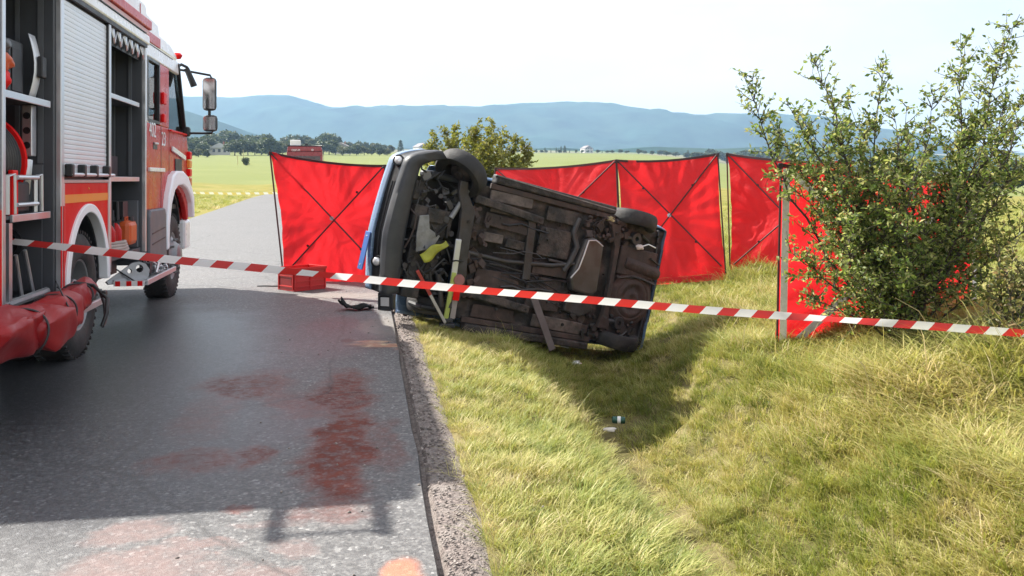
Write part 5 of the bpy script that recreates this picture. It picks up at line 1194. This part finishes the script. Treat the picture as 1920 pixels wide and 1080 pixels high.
# ================================================================== BUSHES, PLANTS
M_bark = mat('bark', (.06, .048, .038), .9, var=.3, scale=20, bump=.3)
def leaf_quads(C, N_, U, ln, wd, rng):
    """C centres, N_ normals, U along directions -> folded two-quad leaves"""
    n = len(C); W = np.cross(N_, U); W /= np.linalg.norm(W, axis=1, keepdims=True) + 1e-9
    ln = ln[:, None]; wd = wd[:, None]
    a = C; tip = C + U * ln; mid = C + U * ln * .5; up = N_ * wd * .18
    l = mid + W * wd * .5 + up; r = mid - W * wd * .5 + up
    V = np.stack([a, l, tip, r], 1).reshape(-1, 3); F = np.arange(n * 4).reshape(n, 4)
    F = np.concatenate([F[:, [0, 1, 2]], F[:, [0, 2, 3]]])
    return V, F
def grow(base, tips, seed, twig_n, twig_len, leaves_per, leaf, droop=.0, start=.22, r0=.022, side=.9):
    r = np.random.default_rng(seed); wood = MB(); LC = []; LU = []
    for tip in tips:
        b = base + Vector((r.normal(0, .06), r.normal(0, .06), -.03)); t = Vector(tip); d = t - b; ln = d.length
        mid = b.lerp(t, .5) + Vector((r.normal(0, .07) * ln, r.normal(0, .07) * ln, -.06 * ln + .1 * (abs(d.x) + abs(d.y))))
        pts = [b * (1-s)**2 + mid * 2*s*(1-s) + t * s*s + Vector((r.normal(0, .012), r.normal(0, .012), 0)) * ln * .6 * (s > 0) for s in np.linspace(0, 1, 14)]
        wood.tube(pts, [max(.0025, r0 * (1 - s) ** .8) * min(1, .35 + ln / 3.2) for s in np.linspace(0, 1, 14)], 6)
        k = max(3, int(twig_n * ln / 2.2))
        for i in range(k):
            s = start + (1 - start) * r.uniform() ** .8; j = min(12, int(s * 13)); p = pts[j].lerp(pts[j+1], s * 13 - j); ax = (pts[j+1] - pts[j]).normalized()
            dr = Vector((r.normal(), r.normal(), r.normal() * .7 + .25)); dr = (dr - ax * dr.dot(ax) * .6).normalized() * side + ax * .6; dr.normalize()
            tl = twig_len * r.uniform(.35, 1.2) * (1.15 - .75 * s); q = [p]
            for m in range(4):
                dr = (dr + Vector((r.normal() * .22, r.normal() * .22, r.normal() * .2 + .06 - droop))).normalized(); q.append(q[-1] + dr * tl / 4)
            wood.tube(q, [.0055 * (1 - .8 * m / 4) for m in range(5)], 4, caps=False)
            for m in range(int(leaves_per * tl / twig_len * r.uniform(.6, 1.3)) + 1):
                f = r.uniform(.15, 1.0) * 4; a = min(3, int(f)); c = q[a].lerp(q[a+1], f - a)
                # clusters of small leaves
                for _ in range(2):
                    LC.append((c.x + r.normal(0, .012), c.y + r.normal(0, .012), c.z + r.normal(0, .012)))
                    u = dr * .5 + Vector((r.normal(), r.normal(), r.normal() * .8)); u.normalize(); LU.append(tuple(u))
    LC = np.array(LC); LU = np.array(LU); n = len(LC)
    nr = r.normal(size=(n, 3)); nr[:, 2] += .7; nr -= LU * (nr * LU).sum(1, keepdims=True); nr /= np.linalg.norm(nr, axis=1, keepdims=True)
    V, F = leaf_quads(LC, nr, LU, r.uniform(.6, 1.25, n) * leaf, r.uniform(.5, 1.0, n) * leaf * .62, r)
    return wood, V, F, n
M_leaf = leafmat('hawthorn_leaves', [(.06, .105, .026), (.12, .18, .045), (.185, .245, .062), (.28, .32, .10), (.46, .45, .2)], .5)
M_leafy = leafmat('pale_shrub_leaves', [(.09, .11, .02), (.15, .17, .035), (.21, .22, .05), (.28, .26, .08)], .5)
M_weed = leafmat('weed_leaves', [(.05, .065, .018), (.10, .12, .03), (.17, .16, .055), (.27, .2, .10)], .4)
def plant(name, label, cat, base, tips, mt, **k):
    base = Vector(base); t = thing(name, label, cat, base)
    wood, V, F, n = grow(Vector(), [Vector(q) - base for q in tips], **k)
    wood.build('branches', M_bark, t, smooth=60, fix=False)
    f = npmesh('foliage', V, F, mt, t); tag(f, kind='stuff'); return t, n
q = G(1690, 676, -.12); bz = float(np.ravel(ground_full(q.x, q.y))[0]); bush_base = Vector((q.x, q.y, bz)); BD = q.x * ss + q.y * cc
tips = [(1408, 138, .1), (1475, 195, -.3), (1530, 112, 0), (1592, 182, .4), (1662, 120, -.2), (1700, 200, .3), (1752, 168, -.4), (1803, 62, .1), (1850, 135, .3), (1912, 28, 0), (1965, 120, .2), (1462, 330, -.3), (1450, 235, .3), (1478, 470, -.5), (1520, 560, -.6), (1915, 300, -.3), (1885, 420, .4), (1850, 520, -.4), (1650, 330, -.7), (1720, 310, -.8), (1595, 400, -.8), (1990, 230, .4), (2000, 350, 0), (1690, 250, .7), (1560, 280, .6), (1800, 260, .7), (1540, 400, .3), (1620, 250, -.4), (1680, 200, 0), (1740, 230, .2), (1560, 220, -.2), (1830, 210, .1), (1890, 180, -.2), (1500, 210, .1), (1640, 280, .3), (1780, 300, .1), (1850, 300, 0), (1530, 330, -.2), (1600, 320, 0), (1660, 400, -.5), (1740, 400, -.6), (1900, 250, .2), (1860, 230, -.5), (1660, 480, -.9), (1580, 500, -.7), (1830, 360, -.6), (1500, 270, 0), (1940, 190, -.3), (1700, 420, -1.0), (1630, 540, -.8), (1570, 340, -.5)]
_, n1 = plant('hawthorn_bush', 'large loose green hawthorn bush with long shoots in front of the right screen', 'bush', bush_base, [P(a, b, BD + c) for a, b, c in tips], M_leaf, seed=21, twig_n=52, twig_len=.46, leaves_per=13, leaf=.052, start=.2, r0=.017)
print('bush leaves', n1)
def gpt(px, D):
    p = P(px, HZ, D); return Vector((p.x, p.y, float(np.ravel(ground_full(p.x, p.y))[0])))
b2 = gpt(895, 20.5)
plant('willow_shrub', 'bright yellow green shrub behind the overturned car', 'shrub', b2, [P(a, b, 20.5 + c) for a, b, c in [(800, 268, 0), (812, 250, .5), (835, 246, -.4), (855, 240, .3), (875, 236, 0), (895, 240, -.5), (915, 240, .4), (928, 234, 0), (945, 252, -.4), (965, 258, .3), (985, 270, 0), (992, 290, .2), (795, 295, -.2), (830, 280, -.8), (870, 270, -.8), (910, 268, -.8), (950, 282, -.7), (890, 255, .6), (850, 262, .5), (935, 268, .5), (815, 315, -.5), (980, 315, -.5), (900, 320, -.9), (840, 330, -.8)]], M_leafy, seed=5, twig_n=60, twig_len=.55, leaves_per=18, leaf=.085, start=.2, r0=.02)
b3 = gpt(1895, 6.9)
plant('tall_weed', 'tall leafy weed growing at the right edge beside the bush', 'weed', b3, [P(a, b, 6.9 + c) for a, b, c in [(1852, 520, 0), (1868, 470, .2), (1885, 500, -.2), (1902, 455, 0), (1918, 490, .2), (1930, 520, -.1), (1860, 590, -.3), (1905, 600, -.3), (1945, 470, 0), (1880, 560, .2), (1845, 640, -.2), (1925, 620, -.2)]], M_weed, seed=9, twig_n=44, twig_len=.22, leaves_per=10, leaf=.05, start=.2, r0=.012)
# tall dry stalks in the bank
M_straw = mat('straw_stalk', (.45, .38, .2), .8)
for i, (px, py, D, h, lx, lb) in enumerate([(1640, 775, 6.4, .42, -.12, 'dry pale stalk leaning left on the bank below the bush'), (1815, 655, 7.2, .4, .0, 'upright pale dry stalk against the foot of the right screen'), (1390, 640, 8.6, .35, .05, 'thin dry stalk on the bank left of the right screen'), (1770, 690, 6.9, .5, -.3, 'bent dry stalk in the shade under the bush'), (1880, 760, 6.0, .45, -.3, 'dry stalk bending over the bank at the right edge')]):
    p = gpt(px, D)
    tag(MB().tube([p, p + Vector((lx * .3, .0, h * .45)), p + Vector((lx * .7, 0, h * .8)), p + Vector((lx * 1.3, .02, h))], [.004, .0035, .003, .0015], 5).build('dry_stalk', M_straw, smooth=60), lb, 'grass stalk', 'dry stalks on the bank')

# ================================================================== FAR TREES, HOUSES, FIRE TRUCK BEHIND THE SCREEN
M_tree = leafmat('far_tree_leaves', [(.03, .045, .016), (.05, .07, .024), (.075, .10, .035), (.12, .14, .055)], .25)
M_treey = leafmat('far_pale_tree_leaves', [(.05, .065, .022), (.08, .095, .03), (.11, .12, .045), (.16, .15, .07)], .25)
def tree_mesh(kind, seed, mt):
    r = np.random.default_rng(seed); n = 1500 if kind == 'round' else 520
    if kind == 'round':
        cs = r.normal(0, 1, (9, 3)); cs /= np.linalg.norm(cs, axis=1, keepdims=True); cs = cs * np.array([.30, .30, .27]) * r.uniform(.5, 1.1, (9, 1)) + np.array([0, 0, .52])
        k = r.integers(0, 9, n); d = r.normal(size=(n, 3)); d /= np.linalg.norm(d, axis=1, keepdims=True)
        C = cs[k] + d * (r.uniform(.55, 1, (n, 1)) * r.uniform(.17, .27, 9)[k][:, None])
        C = C[(C[:, 2] > .08)]
        ln, wd = .095, .085
    else:
        z = r.uniform(.08, 1, n); rad = .19 * (1 - z) ** .85 + .012; a = r.uniform(0, 6.28, n)
        rr = rad * np.sqrt(r.uniform(.3, 1, n)); C = np.stack([rr * np.cos(a), rr * np.sin(a), z - rr * .3], -1); ln, wd = .075, .05
    n = len(C); U = r.normal(size=(n, 3)); U[:, 2] *= .6; U /= np.linalg.norm(U, axis=1, keepdims=True); Nn = r.normal(size=(n, 3)); Nn[:, 2] += .5; Nn -= U * (Nn * U).sum(1, keepdims=True); Nn /= np.linalg.norm(Nn, axis=1, keepdims=True)
    V, F = leaf_quads(C, Nn, U, r.uniform(.7, 1.4, n) * ln, r.uniform(.7, 1.4, n) * wd, r)
    me = bpy.data.meshes.new('crown'); me.from_pydata([tuple(v) for v in V], [], [tuple(int(i) for i in f) for f in F]); me.update(); me.materials.append(mt); return me
crowns = {'round': [tree_mesh('round', s, M_tree) for s in (1, 2, 3, 4)], 'pale': [tree_mesh('round', s, M_treey) for s in (11, 12)], 'conifer': [tree_mesh('cone', s, M_tree) for s in (21, 22)]}
tb = MB().tube([(0, 0, -.05), (.01, 0, .2), (0, .01, .45), (.01, 0, .7)], [.03, .022, .016, .006], 6).tube([(0, 0, .3), (.1, .05, .5)], [.012, .004], 5).tube([(0, 0, .35), (-.1, -.03, .55)], [.012, .004], 5)
trunk_o = tb.build('trunk', M_bark, smooth=60); trunk_me = trunk_o.data; bpy.data.objects.remove(trunk_o)
def far_tree(px, py, D, kind, wfac, label, group):
    p = gpt(px, D); top = CH + (HZ - py) / FPX * D; H = max(2.0, top - p.z); i = random.randrange(9)
    t = thing({'round': 'broadleaf_tree', 'pale': 'broadleaf_tree', 'conifer': 'conifer_tree'}[kind], label, 'tree', p, (0, 0, random.uniform(0, 6.28)), group)
    t.scale = (H * wfac, H * wfac, H)
    ms = crowns[kind]
    for nm, me in (('crown', ms[i % len(ms)]), ('trunk', trunk_me)):
        o = bpy.data.objects.new(nm, me); COL.objects.link(o); o.parent = t
        if nm == 'crown': tag(o, kind='stuff')
    return t
gL = 'trees beyond the field on the left'; lL = 'hazy dark broadleaf tree in the belt beyond the green field'; lP = 'hazy pale green tree in the belt beyond the green field'
TL_ = {396: 'dark broadleaf tree standing directly behind the small white house', 422: 'tall dark broadleaf tree right of the white house', 512: 'dark broadleaf tree behind the top left corner of the left screen', 372: 'low pale green tree left of the white house at the field edge', 388: 'dark low tree touching the left side of the white house', 358: 'low dark tree hidden beside the fire engine mirror at the field edge', 556: 'dark tall tree right behind the white box of the distant fire truck', 612: 'tallest dark tree right of the distant fire truck', 622: 'dark tree at the right end of the tall belt beside the distant truck', 732: 'pale green tree at the far right end of the belt near the lone conifer', 540: 'pale green tree directly above the distant fire truck', 584: 'pale green tree above the right half of the distant fire truck'}
for px, py, D, kd, wf in [(340, 262, 320, 'round', 1), (352, 258, 330, 'round', 1), (366, 254, 350, 'round', 1), (380, 266, 300, 'round', 1), (396, 246, 390, 'round', 1), (408, 252, 400, 'round', 1), (422, 244, 420, 'round', 1), (434, 246, 410, 'round', 1.1), (448, 250, 420, 'round', 1), (460, 250, 430, 'round', 1), (474, 256, 400, 'round', 1), (486, 250, 430, 'round', 1.1), (499, 251, 425, 'round', 1), (512, 262, 420, 'round', 1), (430, 266, 360, 'round', 1.2), (455, 268, 370, 'round', 1.2), (480, 268, 380, 'round', 1.3), (500, 274, 370, 'round', 1.2), (372, 276, 262, 'pale', 1), (388, 280, 255, 'round', 1.1), (358, 278, 258, 'round', 1), (525, 262, 430, 'pale', 1), (540, 254, 440, 'pale', 1), (556, 250, 440, 'round', 1), (570, 252, 445, 'round', 1), (584, 258, 440, 'pale', 1), (598, 254, 440, 'round', 1.1), (612, 249, 430, 'round', 1), (622, 250, 440, 'round', 1), (634, 261, 440, 'round', 1), (648, 266, 450, 'round', 1), (660, 264, 450, 'pale', 1), (672, 263, 455, 'round', 1), (684, 265, 455, 'round', 1), (696, 266, 460, 'pale', 1), (708, 267, 460, 'round', 1), (720, 270, 460, 'round', 1), (732, 270, 465, 'pale', 1), (625, 281, 390, 'pale', 1.2), (645, 284, 390, 'round', 1.2), (665, 283, 390, 'pale', 1.2), (690, 284, 385, 'round', 1), (540, 280, 380, 'pale', 1.3), (520, 281, 372, 'pale', 1.3)]:
    far_tree(px, py, D, kd, wf * 1.15, TL_.pop(px, lP if kd == 'pale' else lL), gL)
for k_, (px, py, kd) in enumerate([(338, 268, 'round'), (349, 262, 'round'), (377, 258, 'round'), (388, 254, 'round'), (402, 262, 'round'), (440, 262, 'round'), (452, 258, 'round'), (465, 262, 'round'), (478, 266, 'pale'), (490, 262, 'round'), (503, 258, 'round'), (518, 264, 'round'), (530, 266, 'pale'), (547, 262, 'round'), (563, 264, 'pale'), (577, 266, 'round'), (592, 268, 'round'), (606, 262, 'round'), (617, 260, 'round'), (629, 266, 'round'), (643, 272, 'pale'), (656, 272, 'round'), (669, 270, 'round'), (683, 272, 'pale'), (697, 274, 'round'), (712, 275, 'round'), (726, 277, 'pale')]):
    far_tree(px, py, 300 + 6 * (k_ % 5) if px < 520 else 345 + 5 * (k_ % 5), kd, 1.35, lP if kd == 'pale' else lL, gL)
lR = 'tiny hazy round tree in the row on the far plain above the screens'
for px in range(940, 1470, 15): far_tree(px + random.uniform(-6, 6), random.uniform(279, 287), random.choice((560, 620, 700)), 'round', random.uniform(1.2, 2.2), lR, 'round trees in rows on the far plain')
far_tree(751, 263, 470, 'conifer', 1.6, 'single dark conifer standing apart right of the far tree belt', None)
gC = 'small conifers on the far plain'
for px, py in [(998, 284), (1006, 279), (1014, 281), (1022, 277), (1033, 280), (1043, 277), (1052, 274), (1059, 273), (1068, 281), (1079, 282), (1090, 284), (1110, 287), (1129, 286), (1290, 282), (1330, 283), (1420, 285), (940, 286), (965, 285)]:
    far_tree(px, py, 640, 'conifer', random.uniform(.9, 1.5), 'small dark conifer on the far pale plain above the screens', gC)
gR = 'trees far right behind the bush'
for px, py, D in [(1580, 322, 150), (1640, 318, 150), (1740, 318, 140), (1830, 312, 120), (1875, 304, 112), (1900, 296, 110), (1925, 300, 112), (1960, 296, 112), (2010, 300, 115)]:
    far_tree(px, py, D, 'round', 1.1, 'dark tree at the far right edge of the field behind the bush', gR)
# field shrub with two stakes
p = gpt(461, 150)
t = thing('field_shrub', 'small round dark shrub alone in the mown field', 'shrub', p)
o = bpy.data.objects.new('foliage', crowns['round'][1]); COL.objects.link(o); o.parent = t; o.scale = (1.9, 1.9, 1.7); o.location = (0, 0, -.2); tag(o, kind='stuff')
MB().tube([(0, 0, -.1), (.05, 0, .8)], .06, 6).build('stem', M_bark, t)
for px, h, lb in ((446, 1.6, 'thin yellow stake in the field left of the small shrub'), (457, 2.6, 'thin pale stake rising behind the small field shrub')):
    p = gpt(px, 152); tag(MB().tube([p, p + Vector((-.1, 0, h))], .05, 6).build('field_stake', M_straw), lb, 'stake', 'stakes by the field shrub')
# houses
M_wall = mat('render_wall', (.62, .6, .56), .8, var=.06, scale=1); M_roof = mat('grey_roof', (.22, .2, .2), .8, var=.15); M_roofr = mat('red_roof', (.28, .12, .08), .8, var=.15); M_win = mat('far_window', (.04, .045, .05), .2)
def house(px, D, wd, ln, h, rh, rz, roof, label, group=None):
    p = gpt(px, D); t = thing('house', label, 'house', p, (0, 0, rz), group)
    MB().box(-wd/2, wd/2, -ln/2, ln/2, -.5, h).build('wall', M_wall, t)
    e = .4; rf = MB().prism([(-wd/2 - e, h), (wd/2 + e, h), (0, h + rh)], -ln/2 - e, ln/2 + e, 'XZ').build('roof', roof, t)
    MB().box(wd * .15, wd * .15 + .5, ln * .1, ln * .1 + .5, h, h + rh + .6).build('chimney', M_roofr, rf)
    for k in range(3):
        for zz in ([.9] if h < 3.5 else [.9, 3.2]):
            x = -wd * .34 + k * wd * .26; fr = MB().box(x - .06, x + wd * .13 + .06, -ln/2 - .05, -ln/2 - .01, zz - .06, zz + 1.16).build('window', M_white, t); MB().box(x, x + wd * .13, -ln/2 - .08, -ln/2 - .055, zz, zz + 1.1).build('pane', M_win, fr)
    for k in range(2):
        y = -ln * .3 + k * ln * .4; fr = MB().box(wd/2 + .01, wd/2 + .05, y - .06, y + 1.06, .84, 2.06).build('window', M_white, t); MB().box(wd/2 + .055, wd/2 + .08, y, y + 1, .9, 2.0).build('pane', M_win, fr)
    return t
house(412, 320, 7, 5, 2.3, 1.9, R_(8), mat('pale_roof', (.5, .5, .5), .6), 'small white house with pale roof at the left field edge')
house(371, 390, 8, 7, 3.6, 2.6, R_(20), M_roof, 'pale house half hidden in the trees beside the fire engine mirror')
house(640, 400, 8, 6, 3, 2, R_(-10), M_roof, 'low pale house in front of the far tree belt behind the left screen')
for px, D, lb in ((986, 850, 'leftmost tiny white house on the far plain'), (1100, 900, 'tiny pale house right of the small conifers'), (790, 700, 'tiny pale house left of the yellow green shrub')):
    house(px, D, 10, 8, 4, 3, R_(px % 40), M_roof, lb, 'tiny houses on the far plain')
# second fire truck beyond the left screen
p = gpt(571, 62)
ft = thing('distant_fire_truck', 'dark red fire truck far down the road with only its roof above the left screen', 'fire engine', p, (0, 0, R_(2)))
M_red2 = mat('dark_red_paint', (.26, .02, .025), .3, coat=.4, var=.05)
topz = CH + (HZ - 274) / FPX * 62 - p.z
MB().box(-1.2, 1.2, .3, 7, .9, topz - .35).build('body', M_red2, ft, bevel=.05)
MB().prism([(-1.2, topz - .345), (1.2, topz - .345), (1.12, topz - .02), (-1.12, topz - .02)], .25, 2.2, 'XZ').build('cab_top', M_red2, ft, bevel=.04)
MB().box(-1.05, 1.05, .27, .295, 1.6, 2.4).build('windscreen', M_glass, ft); MB().box(-1.15, 1.15, .1, .5, .5, .89).build('bumper', M_dark, ft, bevel=.04)
MB().tube([(-1.22, .35, topz + .16), (-1.16, .35, topz + .02), (1.16, .35, topz + .02), (1.22, .35, topz + .16)], .045, 8).build('roof_rail', M_black, ft, smooth=60)
MB().box(-.98, -.28, .5, 1.4, topz, topz + .44).build('roof_box', M_white, ft, bevel=.05); MB().box(.0, .2, .5, .8, topz, topz + .22).build('siren', M_dark, ft, bevel=.03)
text('OSP-M', .20, ft, M_white, Matrix.Translation((-.88, .244, topz - .50 + .16)) @ Matrix.Rotation(R_(90), 4, 'X'))
MB().lathe([(0, -.004), (.09, -.004), (.09, .004), (0, .004)], (.52, .245, topz - .24), 'Y', 16).build('emblem', mat('emblem_grey', (.5, .35, .36), .5), ft)
for x in (-1.05, 1.05):
    for y in (1.2, 5.4): MB().lathe([(.0, -.15), (.4, -.15), (.5, -.1), (.5, .1), (.4, .15), (0, .15)], (x, y, .5), 'X', 20).build('wheel', M_rubber, ft, smooth=40)
